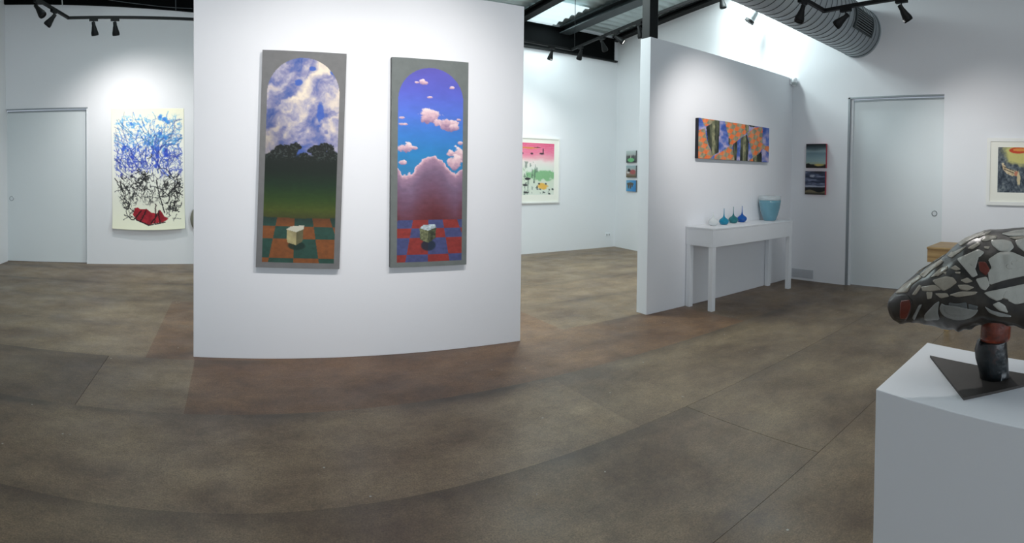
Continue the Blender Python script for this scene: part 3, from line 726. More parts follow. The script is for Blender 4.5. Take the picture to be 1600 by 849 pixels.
# ---- large ink drawing on loose paper
def paint_ink(X, Y):
    c = ramp(Y + 20 * (fbm(X / 40, Y / 40, 2) - .5), [(0, (250, 248, 222)), (60, (250, 250, 244)), (120, (246, 246, 236)), (190, (240, 240, 214))])
    ny, nx = X.shape; sx = (nx - 1) / 116.; sy = (ny - 1) / 188.
    rnd = random.Random(11)
    def stamp(x, y, r, col, al):
        x0 = max(0, int((x - r - 1) * sx)); x1 = min(nx, int((x + r + 1) * sx) + 2); y0 = max(0, int((y - r - 1) * sy)); y1 = min(ny, int((y + r + 1) * sy) + 2)
        if x1 <= x0 or y1 <= y0: return
        d = np.hypot(X[y0:y1, x0:x1] - x, Y[y0:y1, x0:x1] - y); m = sstep(r + .45, r - .25, d) * al
        c[y0:y1, x0:x1] = c[y0:y1, x0:x1] * (1 - m[..., None]) + np.array(col, float) * m[..., None]
    def hue(y, dark=0.):
        y = y + rnd.uniform(-6, 6)
        if y < 62: b = (70, 160, 226) if rnd.random() < .6 else (64, 112, 214)
        elif y < 104: b = (58, 92, 214) if rnd.random() < .75 else (40, 48, 170)
        elif y < 112: b = (46, 50, 120)
        else: b = (30, 30, 34)
        return tuple(v * (1 - dark) for v in b)
    def stroke(x, y, ang, n, r, wob, al=.8, bend=0., col=None, clip=None):
        a = ang
        for i in range(n):
            a += rnd.gauss(0, wob) + bend; x += math.cos(a) * .8; y -= math.sin(a) * .8
            if not (4 < x < 113 and 5 < y < 176): break
            if clip and not clip(x, y): break
            if i % 6 == 0: cc = col or hue(y, rnd.choice((0, 0, .25)))
            stamp(x, y, max(.2, r * (0.35 + .6 * rnd.random())), cc, al)
    # marbled ink filigree
    fan = (X - 62) / (1 + .9 * np.clip((150 - Y) / 150, 0, 1))
    for sd, sxx, syy in ((51, 7., 17.), (61, 4.2, 11.)):
        wx = 9 * (fbm(X / 12, Y / 12, sd + 1) - .5); wy = 12 * (fbm(X / 14, Y / 14, sd + 2) - .5)
        rd = 1 - np.abs(2 * fbm((fan + wx) / sxx, (Y + wy) / syy, sd, 3) - 1)
        inside = sstep(0, 7, X - 3) * sstep(0, 7, 113 - X)
        up = sstep(.905, .985, rd) * sstep(6, 20, Y) * sstep(116, 104, Y) * inside
        colr_ = ramp(Y + 14 * (fbm(X / 10, Y / 10, 5) - .5), [(10, (86, 170, 226)), (50, (74, 150, 226)), (70, (62, 100, 214)), (105, (56, 62, 176))])
        c = c * (1 - .8 * up[..., None]) + colr_ * .8 * up[..., None]
        arms = np.maximum(sstep(1.2, .7, ell(X, Y, 26, 128, 17, 30)), np.maximum(sstep(1.2, .7, ell(X, Y, 97, 128, 17, 34)), sstep(1.2, .6, ell(X, Y, 58, 122, 22, 30)) * .8))
        dn = sstep(.90, .97, rd) * arms * sstep(98, 108, Y) * sstep(166, 156, Y)
        c = mixc(c, (34, 34, 36), dn * .85)
    # blue veins fanning upwards
    def vein(x, y, ang, n, r):
        st = rnd.getstate(); stroke(x, y, ang, n, r, .13, .42)
        rnd.setstate(st); stroke(x + r * .8, y, ang, n, .28, .13, .75, col=rnd.choice(((52, 60, 130), (44, 76, 170), (70, 84, 120))))
    for k in range(26):
        x = rnd.uniform(8, 110); y = rnd.uniform(70, 112); lean = (x - 60) / 60.
        vein(x, y, PI / 2 - lean * .8 + rnd.uniform(-.45, .45), rnd.randint(40, 110), rnd.uniform(.3, 1.1))
    for k in range(16):
        vein(rnd.gauss(72, 7), rnd.uniform(60, 112), PI / 2 + rnd.uniform(-.25, .3), rnd.randint(30, 80), rnd.uniform(.7, 1.8))
    for k in range(20):
        vein(rnd.uniform(80, 96), rnd.uniform(30, 98), .45 + rnd.uniform(-.2, .35), 40, rnd.uniform(.4, 1.1))
    for k in range(16):
        vein(rnd.uniform(8, 50), rnd.uniform(40, 104), 2.3 + rnd.uniform(-.4, .5), 44, rnd.uniform(.4, 1.0))
    for k in range(12):
        stroke(rnd.uniform(8, 110), rnd.uniform(20, 100), rnd.uniform(0, 6.3), 26, .3, .35, .6, col=(60, 78, 150))
    for (x, y, r) in ((78, 14, 4), (86, 17, 4.5), (90, 22, 3), (77, 40, 3), (86, 46, 3.5), (84, 66, 4.5), (88, 73, 3.5), (72, 74, 3), (32, 24, 2.5), (20, 62, 3.5), (26, 66, 2.5), (33, 76, 3), (72, 62, 3.2), (70, 90, 3)):
        for q in range(7): stamp(x + rnd.gauss(0, r * .5), y + rnd.gauss(0, r * .5), r * .6, hue(y), .55)
    # black knots and arms
    blk = (26, 26, 28)
    for k in range(9):
        stroke(rnd.gauss(13, 2.5), rnd.uniform(108, 118), -PI / 2 - .05 + rnd.uniform(-.15, .2), 40, rnd.uniform(.3, 1.0), .2, .75, bend=.018, col=blk)
    for k in range(15):
        stroke(rnd.gauss(106, 4), rnd.uniform(100, 118), -PI / 2 - .25 + rnd.uniform(-.2, .15), 56, rnd.uniform(.35, 1.15), .2, .75, bend=-.012, col=blk)
    for k in range(22):
        x = rnd.uniform(28, 92); y = rnd.uniform(106, 150); stroke(x, y, rnd.choice((PI / 2, -PI / 2)) + rnd.uniform(-.9, .9), rnd.randint(14, 40), rnd.uniform(.25, .7), .26, .7, col=blk)
    for k in range(26):
        x = rnd.gauss(47, 6); y = rnd.gauss(106, 8); stroke(x, y, rnd.uniform(0, 6.3), 16, rnd.uniform(.5, 1.2), .5, .75, col=blk)
    for k in range(30):
        x = rnd.choice((rnd.gauss(24, 5), rnd.gauss(96, 7), rnd.gauss(92, 8))); y = rnd.gauss(160, 5); stroke(x, y, rnd.uniform(0, 6.3), 18, rnd.uniform(.4, .9), .45, .8, col=blk)
    stroke(71, 112, -PI / 2, 66, 1.1, .04, .95, col=blk)
    # red bowl shape
    red = [(33, 166), (36, 157), (41, 155), (45, 158), (55, 157), (63, 163), (70, 164), (76, 158), (80, 163), (83, 168), (90, 172), (84, 176), (72, 178), (58, 180), (46, 177), (38, 172)]
    nz = fbm(X / 6, Y / 6, 8)
    k = inpoly(X + 2 * (nz - .5), Y + 2 * (nz - .5), red)
    c = np.where(k[..., None], ramp(nz, [(.3, (132, 20, 34)), (.7, (176, 34, 50))]), c)
    for pts in (((36, 172), (46, 160)), ((45, 176), (54, 160)), ((68, 179), (70, 150)), ((76, 177), (74, 160)), ((38, 173), (58, 181)), ((58, 181), (84, 177)), ((62, 178), (72, 166))):
        (xa, ya), (xb, yb) = pts
        for s_ in np.linspace(0, 1, 26): stamp(xa + (xb - xa) * s_ + rnd.gauss(0, .4), ya + (yb - ya) * s_, .8, (34, 12, 18), .8)
    return c
cx, W, z0, H = wall_rect(W_BL, (171.5, 169.5), (286, 170), (290, 357.5), (178, 356))
t = thing('drawing', 'large unframed sheet with blue veins, black roots and a red bowl shape', 'drawing', W_BL.pt(cx, 0, z0), W_BL.a)
def curl(px, py, pz, gx, gz):
    k = np.clip((gz - .80) / .20, 0, 1)
    lean = .012 * (gx - .5) * 0
    return px + .018 * (gz - .5), py - .004 - .075 * k ** 2 * (1 - .25 * (2 * gx - 1) ** 2), pz + .035 * k ** 2 * 0 - .022 * k * (1 - (2 * gx - 1) ** 2)
sheet = picture('paper_sheet', W, H, 116, 188, 190, 310, paint_ink, t, -.004, art_mat('paper ink', .85, .02), shape=curl)
sheet.modifiers.new('thick', 'SOLIDIFY').thickness = .0015

# ---- pale disc half hidden behind the partition edge
sx_, sz_ = W_BL.hit(300, 342)
t = thing('wall_disc', 'grey round disc on the back wall peeping past the partition edge', 'wall sculpture', W_BL.pt(sx_ + .245, 0, sz_), W_BL.a)
Mx = Matrix.Rotation(PI / 2, 4, 'X')
MB().lathe([(.0, 0.0), (.24, .0), (.27, .02), (.275, .035), (.25, .055), (.12, .085), (.0, .09)], 40, Mx, cap=False).build('dished_disc', mat('grey stoneware', (132, 132, 120), .6, var=.15), t, smooth=True)

# ---- framed print with pink sky
def paint_pink(X, Y):
    n = fbm(X / 14, Y / 10, 3, 5); n2 = fbm(X / 5, Y / 5, 7, 4); n3 = fbm(X / 3., Y / 9., 17, 3)
    c = ramp(Y + 8 * (n - .5), [(0, (226, 92, 132)), (16, (238, 130, 160)), (24, (240, 176, 186)), (30, (240, 226, 222)), (40, (228, 232, 222)), (55, (216, 226, 206)), (84, (226, 232, 220))])
    c = mixc(c, (232, 160, 176), ((np.sin(Y * 1.8 + 6 * n) > .75) & (Y < 26)) * .5)
    c = mixc(c, (236, 208, 150), sstep(1.2, .5, ell(X, Y, 22, 38, 14, 10, (n2 - .5) * 2)) * .6)
    c = mixc(c, (112, 176, 116), sstep(1.3, .5, ell(X, Y, 74, 52, 26, 8, (n2 - .5) * 2.5)) * .75)
    c = mixc(c, (150, 178, 140), sstep(1.2, .5, ell(X, Y, 30, 44, 12, 16, (n2 - .5) * 3)) * .6)
    c = mixc(c, (88, 108, 96), ((n3 > .62) & (Y > 30) & (X < 66)) * .55)
    c = mixc(c, (40, 52, 52), ((n2 > .70) & (Y > 42)) * .8)
    c = mixc(c, (234, 178, 74), sstep(1.2, .6, ell(X, Y, 73, 70, 9, 5, (n2 - .5) * 2)) * .9)
    for e in ((40, 17, 3, 1.5), (56, 17, 2.5, 1.5), (72, 17, 4, 1.6), (74, 13, 1, 5), (64, 7, 5, .8), (68, 66, 1.6, 1.6), (79, 66, 1.6, 1.6), (50, 58, 5, 2), (46, 68, 4, 2), (48, 80, 4, 1.5), (8, 72, 3, 2)):
        c = mixc(c, (36, 34, 40), sstep(1.3, .5, ell(X, Y, *e, (n2 - .5) * 1.5)) * .9)
    c = mixc(c, (214, 150, 60), sstep(1.3, .5, ell(X, Y, 50, 8, 14, 1.6, (n2 - .5) * 2)) * .7)
    return c
FRW = mat('white picture frame', (240, 240, 236), .5, var=.01); MATB = mat('cream mat board', (244, 243, 232), .8, var=.01)
def framed(t, W, H, fw, mat_l, mat_t, mat_b, PW, PH, nx, ny, fn, depth=.035):
    box('backing', -W / 2 + .004, W / 2 - .004, -depth * .5, 0, .004, H - .004, FRW, t)
    mb = MB(); mb.box(-W / 2, W / 2, -depth, 0, 0, fw); mb.box(-W / 2, W / 2, -depth, 0, H - fw, H); mb.box(-W / 2, -W / 2 + fw, -depth, 0, fw, H - fw); mb.box(W / 2 - fw, W / 2, -depth, 0, fw, H - fw)
    mb.build('frame', FRW, t)
    box('mat_board', -W / 2 + fw, W / 2 - fw, -depth * .62, -depth * .5, fw, H - fw, MATB, t)
    picture('print', W - 2 * mat_l, H - mat_t - mat_b, PW, PH, nx, ny, fn, t, -depth * .64, art_mat('print ink', .8, .02), z0=mat_b)
ex0, _ = W_BACK.hit(762, 260); ex1, _ = W_BACK.hit(873, 260); _, zt_ = W_BACK.hit(850, 215.5); _, zb_ = W_BACK.hit(845, 317.5)
t = thing('framed_print', 'white framed print with pink sky and green landscape on the alcove wall', 'framed print', W_BACK.pt((ex0 + ex1) / 2, 0, zb_), 0)
W, H = ex1 - ex0, zt_ - zb_
framed(t, W, H, .028, W * 9 / 111, H * 9 / 102, H * 13 / 102, 92, 84, 110, 96, paint_pink)

# ---- three small square pictures
def p_pond(X, Y):
    n = fbm(X / 3, Y / 3, 3)
    c = ramp(Y, [(0, (196, 208, 206)), (7, (170, 178, 176)), (9, (104, 104, 104)), (13, (86, 92, 92)), (20, (50, 62, 62))])
    c = mixc(c, (70, 62, 66), (n > .55) * sstep(6, 8, Y) * .7); c = mixc(c, (116, 190, 130), sstep(1.2, .8, ell(X, Y, 10, 15.5, 7, 3.4)))
    return mixc(c, (196, 190, 180), sstep(1.2, .6, ell(X, Y, 9.5, 10, 1, 3)))
def p_house(X, Y):
    n = fbm(X / 3, Y / 3, 5)
    c = ramp(Y, [(0, (150, 176, 182)), (8, (170, 172, 168)), (13, (150, 128, 116)), (20, (92, 84, 62))])
    c = mixc(c, (168, 92, 92), sstep(1.2, .7, ell(X, Y, 14, 11, 6, 4, n - .5))); c = mixc(c, (34, 36, 40), sstep(1.2, .7, ell(X, Y, 6, 8, 3, 3, n - .5)))
    return mixc(c, (206, 202, 198), sstep(1.2, .7, ell(X, Y, 4, 12, 3, 1.6)))
def p_hand(X, Y):
    n = fbm(X / 3, Y / 3, 8)
    c = ramp(X + Y * .4, [(0, (130, 176, 200)), (12, (84, 152, 200)), (26, (56, 128, 190))])
    for e in ((9, 6.5, 7, 2.6), (5, 10, 1.6, 5), (9, 11, 1.6, 4.5), (12.5, 9, 1.4, 3)): c = mixc(c, (92, 84, 72), sstep(1.3, .7, ell(X, Y, *e, (n - .5))))
    return c
for (y0, y1, fn, lab) in ((236, 254.5, p_pond, 'small square picture with a green pond, topmost of three on the alcove side wall'), (259, 277.5, p_house, 'small square picture with a red roof, middle of three on the alcove side wall'), (282, 299.5, p_hand, 'small bright blue square picture, lowest of three on the alcove side wall')):
    t, W, H = hang('small_picture', lab, 'picture', W_ALC, (980.5, y0), (995.5, y0 - .3), (995.5, y1), (980.5, y1 - .3))
    canvas(t, W, H, .03, GREYF); picture('painted_face', W, H, 20, 20, 40, 40, fn, t, -.0315)

# ---- two small landscapes with red edges by the door
def p_dusk(X, Y):
    n = fbm(X / 16, Y / 2.5, 3, 4); n2 = fbm(X / 5, Y / 3, 6)
    c = ramp(Y + 3 * (n - .5), [(0, (20, 26, 28)), (4, (40, 52, 58)), (9, (96, 116, 122)), (12, (140, 160, 164)), (15, (108, 134, 142)), (22, (132, 158, 164)), (28, (146, 170, 172)), (32, (160, 172, 150)), (34, (40, 38, 32)), (40, (20, 20, 18))])
    c = mixc(c, (206, 186, 110), sstep(1.2, .4, ell(X, Y, 22, 34, 9, 2.2, n2 - .5)) * .9)
    return mixc(c, (24, 24, 20), sstep(1.2, .5, ell(X, Y, 3, 35, 6, 3.4, n2 - .5)))
def p_storm(X, Y):
    n = fbm(X / 14, Y / 3, 13, 4); n2 = fbm(X / 8, Y / 3, 16)
    c = ramp(n, [(.3, (44, 50, 70)), (.5, (78, 86, 110)), (.68, (132, 138, 160))])
    c = mixc(c, (196, 198, 208), sstep(1.2, .4, ell(X, Y, 13, 8, 5, 2.4, (n2 - .5) * 2)) * .7); c = mixc(c, (40, 40, 50), sstep(1.2, .4, ell(X, Y, 24, 2, 14, 2.5, (n2 - .5) * 2)) * .8)
    c = mixc(c, (166, 170, 184), sstep(1.5, .5, np.abs(Y - 25.5 + 2 * (n2 - .5)))); c = mixc(c, (22, 24, 28), sstep(26.5, 27.5, Y + 1.5 * (n2 - .5)))
    return mixc(c, (118, 108, 84), sstep(32.5, 33.5, Y + 2 * np.sin(X / 5.)) * (1 - .75 * sstep(34, 39, Y)))
REDE = mat('red canvas edge', (178, 62, 78), .6)
for q, fn, lab in ((((1262, 225), (1293, 225.5), (1292, 263.5), (1261.5, 262)), p_dusk, 'small red-edged canvas of a pale teal dusk sky, upper of the two beside the door'),
                   (((1260.5, 267.5), (1292, 268), (1290.5, 305), (1260, 303.5)), p_storm, 'small red-edged canvas of dark storm clouds, lower of the two beside the door')):
    t, W, H = hang('small_canvas', lab, 'painting', W_R, *q)
    canvas(t, W, H, .04, REDE); picture('painted_face', W, H, 33, 39, 48, 56, fn, t, -.0415)

# ---- framed print at the right edge
def paint_boat(X, Y):
    n = fbm(X / 14, Y / 10, 3, 4); n2 = fbm(X / 4, Y / 4, 9, 4)
    c = ramp(n2 * .7 + n * .3, [(.3, (44, 54, 66)), (.5, (84, 94, 104)), (.7, (128, 136, 138))])
    c = mixc(c, (120, 122, 116), sstep(26, 6, Y) * .4)
    c = mixc(c, (216, 208, 128), sstep(1.35, .4, ell(X, Y, 50, 8, 40, 22, (n - .5) * 1.6)) * .95)
    c = mixc(c, (206, 74, 44), sstep(1.1, .85, ell(X, Y, 44, 5, 20, 5))); c = mixc(c, (226, 150, 74), sstep(1.1, .7, ell(X, Y, 47, 4, 15, 2.6, (n2 - .5))))
    hull = [(8, 26), (12, 25), (20, 33), (34, 36), (44, 38), (44, 44), (32, 46), (20, 42), (12, 36)]
    k = inpoly(X, Y, hull); c = np.where(k[..., None], ramp(n2, [(.3, (176, 150, 112)), (.6, (222, 206, 172))]), c)
    for yy in (28, 31.5, 35): c = mixc(c, (58, 50, 44), (k & (np.abs(Y - yy - .28 * (X - 14)) < .7) & (X > 13)) * .8)
    c = mixc(c, (200, 130, 104), sstep(1.2, .7, ell(X, Y, 41, 42, 5, 4, n2 - .5)))
    c = mixc(c, (216, 200, 160), sstep(1.2, .6, ell(X, Y, 46, 50, 4, 12, (n2 - .5) * 2)))
    return c
xa, zb1 = W_R.hit(1539, 320); xb, zt1 = W_R.hit(1545.5, 216)
x0 = (xa + xb) / 2; W = .98
t = thing('framed_print', 'white framed print with a red shape and a boat at the right edge', 'framed print', W_R.pt(x0 + W / 2, 0, zb1), W_R.a); H = zt1 - zb1
framed(t, W, H, .045, .145, H * 14 / 104, H * 20 / 104, 116, 72, 150, 96, paint_boat)

# ================================================================== SMALL WALL FITTINGS
s_, z_ = W_BACK.hit(949.5, 366.5)
t = thing('power_outlet', 'white double power outlet low on the alcove back wall', 'outlet', W_BACK.pt(s_, 0, z_ - .038), 0)
box('face_plate', -.06, .06, -.012, 0, 0, .076, WHITE, t, bevel=.003)
for x in (-.03, .03): box('socket', x - .012, x + .012, -.0135, -.012, .016, .05, mat('outlet socket grey', (150, 152, 152), .5), t)
s_, z_ = W_R.hit(1239.5, 129)
t = thing('motion_sensor', 'small white motion sensor at the top corner of the right partition', 'sensor', (XR - .05, Y2 - .05, z_ - .065), PI / 4)
MB().lathe([(.02, 0), (.036, .012), (.044, .04), (.046, .08), (.04, .115), (.02, .13)], 20).build('sensor_body', WHITE, t, smooth=True)
MB().lathe([(.037, .012), (.0455, .04), (.046, .05)], 20, cap=False).build('sensor_lens', mat('sensor lens', (176, 182, 182), .4), t, smooth=True)
box('bracket', -.015, .015, .02, .07, .02, .11, WHITE, t)
sa, za = W_R.hit(1238, 423.5); sb, zb2 = W_R.hit(1270.5, 437)
t = thing('vent_plate', 'pale grey rectangular vent plate low on the wall behind the console table', 'vent', W_R.pt((sa + sb) / 2, 0, .035), W_R.a)
VG = mat('vent plate grey', (196, 198, 202), .6)
box('plate', -(sb - sa) / 2, (sb - sa) / 2, -.012, 0, 0, .125, VG, t, bevel=.002)
for i in range(4): box('slat', -(sb - sa) / 2 + .02, (sb - sa) / 2 - .02, -.016, -.012, .02 + .025 * i, .03 + .025 * i, VG, t)

# ================================================================== CONSOLE TABLE AND GLASS
TX0, TX1, TF, TH, TB = 4.65, 6.345, 3.813, .926, .716
TBK = Y2 - .006
t = thing('console_table', 'long white console table with square legs against the right partition', 'table', ((TX0 + TX1) / 2, (TF + TBK) / 2, 0))
hx, hy = (TX1 - TX0) / 2, (TBK - TF) / 2
box('apron', -hx, hx, -hy, hy, TB, TH - .018, WHITE, t, bevel=.003)
box('table_top', -hx - .003, hx + .003, -hy - .003, hy, TH - .018, TH, WHITE, t, bevel=.003)
lm = None
for sx in (-1, 1):
    for sy in (-1, 1):
        if lm is None:
            o = MB().box(-.03, .03, -.03, .03, 0, TB).build('leg', WHITE, t, bevel=.003); lm = o
        else:
            o = lm.copy(); COL.objects.link(o); o.parent = t
        o.location = (sx * (hx - .034), sy * (hy - .034), 0)
def glass_mat(name, rgb, trans=.75, rough=.06, alpha=1):
    m = mat(name, rgb, rough, var=.08, scale=14); b = m.node_tree.nodes['Principled BSDF']
    b.inputs['Transmission Weight'].default_value = trans; b.inputs['IOR'].default_value = 1.45; return m
ONION = [(.0, 0), (.026, 0), (.042, .008), (.054, .026), (.057, .042), (.050, .058), (.034, .071), (.018, .082), (.009, .096), (.005, .115), (.0035, .15), (.003, .185), (.0, .187)]
def bottle(px, py, rgb, lab, s, hs, trans, oy):
    P = atz(px, py, TH); Pz = aty(px, py, TF + oy)
    P = atz(px, py, TH)
    t = thing('spire_bottle', lab, 'glass bottle', (P[0], min(max(P[1], TF + .07), TBK - .07), TH), group='onion-shaped glass bottles on the console')
    m = glass_mat('glass ' + lab[:18], rgb, trans)
    body = [(r * s, z * s) for r, z in ONION if z < .09]; neck = [(r * s, z * s * hs) for r, z in ONION if z > .07]
    MB().lathe(body + [(.0135 * s, .088 * s)], 28, cap=False).build('bulb', m, t, smooth=True)
    MB().lathe([(.0145 * s, .0865 * s), (.009 * s, .097 * s), (.005 * s, .118 * s), (.0035 * s, .15 * s * hs), (.003 * s, .185 * s * hs), (.0005, .187 * s * hs)], 14, cap=False).build('spire', m, t, smooth=True)
    return t
bottle(1114.5, 352.6, (236, 240, 240), 'white onion-shaped glass bottle, leftmost on the console table', 1.08, .8, .2, .1)
bottle(1131, 351.3, (10, 150, 186), 'turquoise onion-shaped glass bottle with a tall spire', 1.06, 1.0, .35, .12)
bottle(1145.7, 348.9, (48, 134, 140), 'green-teal onion-shaped glass bottle with a tall spire', 1.10, 1.0, .35, .14)
bottle(1159.3, 347.2, (20, 100, 190), 'deep blue onion-shaped glass bottle nearest the big vessel', 1.12, 1.0, .35, .16)
P = atz(1187, 343.6, TH)
t = thing('glass_vessel', 'large pale blue glass vessel with a clear rim on the console table', 'vessel', (P[0], min(P[1], TBK - .17), TH))
def vessel_mat():
    m = mat('pale blue vessel glass', (118, 172, 190), .12, var=.12, scale=7); b = m.node_tree.nodes['Principled BSDF']
    b.inputs['Transmission Weight'].default_value = .15; b.inputs['Coat Weight'].default_value = .4; return m
MB().lathe([(.0, 0), (.075, 0), (.088, .012), (.112, .08), (.134, .16), (.147, .24), (.150, .275), (.143, .275), (.138, .235), (.125, .16), (.10, .07), (.07, .03), (.0, .03)], 48, cap=False).build('vessel_body', vessel_mat(), t, smooth=True)
CLR = mat('clear rim glass', (225, 235, 238), .08, var=.02, Alpha=0.38)
MB().lathe([(.1495, .275), (.151, .30), (.150, .332), (.146, .332), (.146, .30), (.1445, .275), (.1495, .275)], 48, cap=False).build('clear_rim', CLR, t, smooth=True)
MB().lathe([(.1435, .262), (.1435, .274), (.140, .274), (.140, .262), (.1435, .262)], 48, cap=False).build('dark_band', mat('dark band', (46, 60, 70), .3), t)

# ================================================================== TIMBER TABLE BEHIND THE SCULPTURE
def wood():
    m = bpy.data.materials.new('oak timber'); m.use_nodes = True; nt = m.node_tree; N = nt.nodes; L = nt.links; b = N['Principled BSDF']; b.inputs['Roughness'].default_value = .5
    tc = N.new('ShaderNodeTexCoord'); mp = N.new('ShaderNodeMapping'); mp.inputs['Scale'].default_value = (22, 1.6, 22); L.new(tc.outputs['Object'], mp.inputs[0])
    nz = N.new('ShaderNodeTexNoise'); nz.inputs['Scale'].default_value = 1.6; nz.inputs['Detail'].default_value = 5; L.new(mp.outputs[0], nz.inputs['Vector'])
    cr = N.new('ShaderNodeValToRGB'); cr.color_ramp.elements[0].position = .3; cr.color_ramp.elements[0].color = lin((140, 106, 66)) + (1,); cr.color_ramp.elements[1].position = .7; cr.color_ramp.elements[1].color = lin((192, 158, 108)) + (1,)
    L.new(nz.outputs['Fac'], cr.inputs[0]); L.new(cr.outputs[0], b.inputs['Base Color']); return m
TIMBER = wood()
PF = atz(1480, 516, 0)
OX = PF[0] - .03; OX1 = OX + .52
c_ = atx(1448, 386, OX); OY1 = c_[1]; OZ = c_[2]; OB = atx(1447, 409.5, OX)[2]; OY0 = -.45
t = thing('timber_table', 'oak table with a thick top, mostly hidden behind the sculpture', 'table', (OX, OY1, 0))
box('table_top', 0, OX1 - OX, OY0 - OY1, 0, OZ - .022, OZ, TIMBER, t, bevel=.003)
box('apron', .006, OX1 - OX - .006, OY0 - OY1 + .006, -.006, OB, OZ - .022, TIMBER, t)
for lx in (.01, OX1 - OX - .06):
    for ly in (PF[1] - OY1 - .02, OY0 - OY1 + .12): box('leg', lx, lx + .05, ly, ly + .05, 0, OB, TIMBER, t)

# ================================================================== PLINTH AND SCULPTURE
PZ = 1.0
A_ = atz(1368.5, 608.5, PZ); B_ = atz(1449, 535.5, PZ); C_ = atz(1600, 670, PZ); D_ = atz(1600, 563, PZ)
v1 = C_ - A_; v2 = D_ - B_; v1 /= np.linalg.norm(v1); v2 /= np.linalg.norm(v2); vv = v1 * .6 + v2 * .4; vv /= np.linalg.norm(vv)
Wd = 0.50
cs = [A_, A_ + vv * Wd, B_ + vv * Wd, B_]
cen = sum(cs) / 4
pl = MB().prism([(q[0] - cen[0], q[1] - cen[1]) for q in cs], 0, PZ).build('plinth', PLINTHM, loc=(cen[0], cen[1], 0), bevel=.002)
tag(pl, 'white square display plinth under the patterned sculpture', 'plinth')

# sculpture coordinates: s to the right in view, d away from the viewer, z up
S0 = atz(1548, 592, PZ); dist = math.hypot(S0[0], S0[1])
eR = np.array([S0[1], -S0[0], 0]) / dist; eD = np.array([S0[0], S0[1], 0]) / dist
HOR = 285.2
def sz(px, py):
    """pixel -> (s, z) on the upright plane through the column, facing the viewer"""
    dd = ray(px, py); tt = (eD @ S0) / (eD @ dd); P = CAMP + dd * tt
    return float((P - S0) @ eR), float(P[2])
sc = thing('sculpture', 'grey and black patterned shell sculpture with a snout on a dark column', 'sculpture', (S0[0], S0[1], PZ))
def W2L(P): return (P[0] - S0[0], P[1] - S0[1], P[2] - PZ)
def L3(s, d, z): return W2L(S0 + eR * s + eD * d + np.array([0, 0, z - PZ]))
STEEL = mat('dark rusted steel plate', (56, 50, 46), .6, .15, var=.2, scale=14)
tp = [atz(1453, 555.6, PZ + .006), atz(1505.5, 622, PZ + .006), atz(1642, 590.5, PZ + .006)]
MB().prism([W2L(q)[:2] for q in tp], 0, .006).build('base_plate', STEEL, sc)
# column: lumpy glazed clay, dark below, red above
def column_mat(name, c0, c1, c2):
    m = bpy.data.materials.new(name); m.use_nodes = True; nt = m.node_tree; N = nt.nodes; L = nt.links; b = N['Principled BSDF']; b.inputs['Roughness'].default_value = .28
    tc = N.new('ShaderNodeTexCoord'); nz = N.new('ShaderNodeTexNoise'); nz.inputs['Scale'].default_value = 42; nz.inputs['Detail'].default_value = 5; L.new(tc.outputs['Object'], nz.inputs['Vector'])
    cr = N.new('ShaderNodeValToRGB'); e = cr.color_ramp.elements; e[0].position = .35; e[0].color = lin(c0) + (1,); e[1].position = .56; e[1].color = lin(c1) + (1,); q = e.new(.72); q.color = lin(c2) + (1,)
    L.new(nz.outputs['Fac'], cr.inputs[0]); L.new(cr.outputs[0], b.inputs['Base Color'])
    bp = N.new('ShaderNodeBump'); bp.inputs['Strength'].default_value = .5; bp.inputs['Distance'].default_value = .004; L.new(nz.outputs['Fac'], bp.inputs['Height']); L.new(bp.outputs['Normal'], b.inputs['Normal']); return m
COLD = column_mat('dark slate glaze', (13, 14, 15), (26, 32, 35), (56, 38, 34)); COLR = column_mat('red brown glaze', (70, 30, 20), (118, 48, 30), (140, 66, 44))
def lump_column(name, rows, m, seed):
    mb = MB(); seg = 26; rnd = random.Random(seed); n = len(rows)
    for j, (pl_, pr_, py) in enumerate(rows):
        s0, z0_ = sz(pl_, py); s1, _ = sz(pr_, py); c = (s0 + s1) / 2; r = (s1 - s0) / 2
        for k in range(seg):
            a = 2 * PI * k / seg; rr = r * (1 + .05 * math.sin(3 * a + j) * (0 if j in (0,) else 1) * .6)
            mb.v.append(L3(c + rr * math.cos(a), rr * math.sin(a), max(z0_, PZ + .006)))
    for j in range(n - 1):
        for k in range(seg): mb.f.append((j * seg + k, j * seg + (k + 1) % seg, (j + 1) * seg + (k + 1) % seg, (j + 1) * seg + k))
    mb.f.append(tuple(range(seg))[::-1]); mb.f.append(tuple((n - 1) * seg + k for k in range(seg)))
    return mb.build(name, m, sc, smooth=True)
lump_column('column', [(1532, 1577, 598), (1530, 1576.5, 590), (1528, 1575.5, 575), (1524, 1575, 558), (1523, 1574.5, 546), (1527, 1574, 533), (1531, 1575, 529)], COLD, 3)
lump_column('column_band', [(1531, 1577, 530), (1531, 1578.5, 525), (1532, 1579, 512), (1534, 1579.5, 500), (1535, 1579, 488)], COLR, 5)
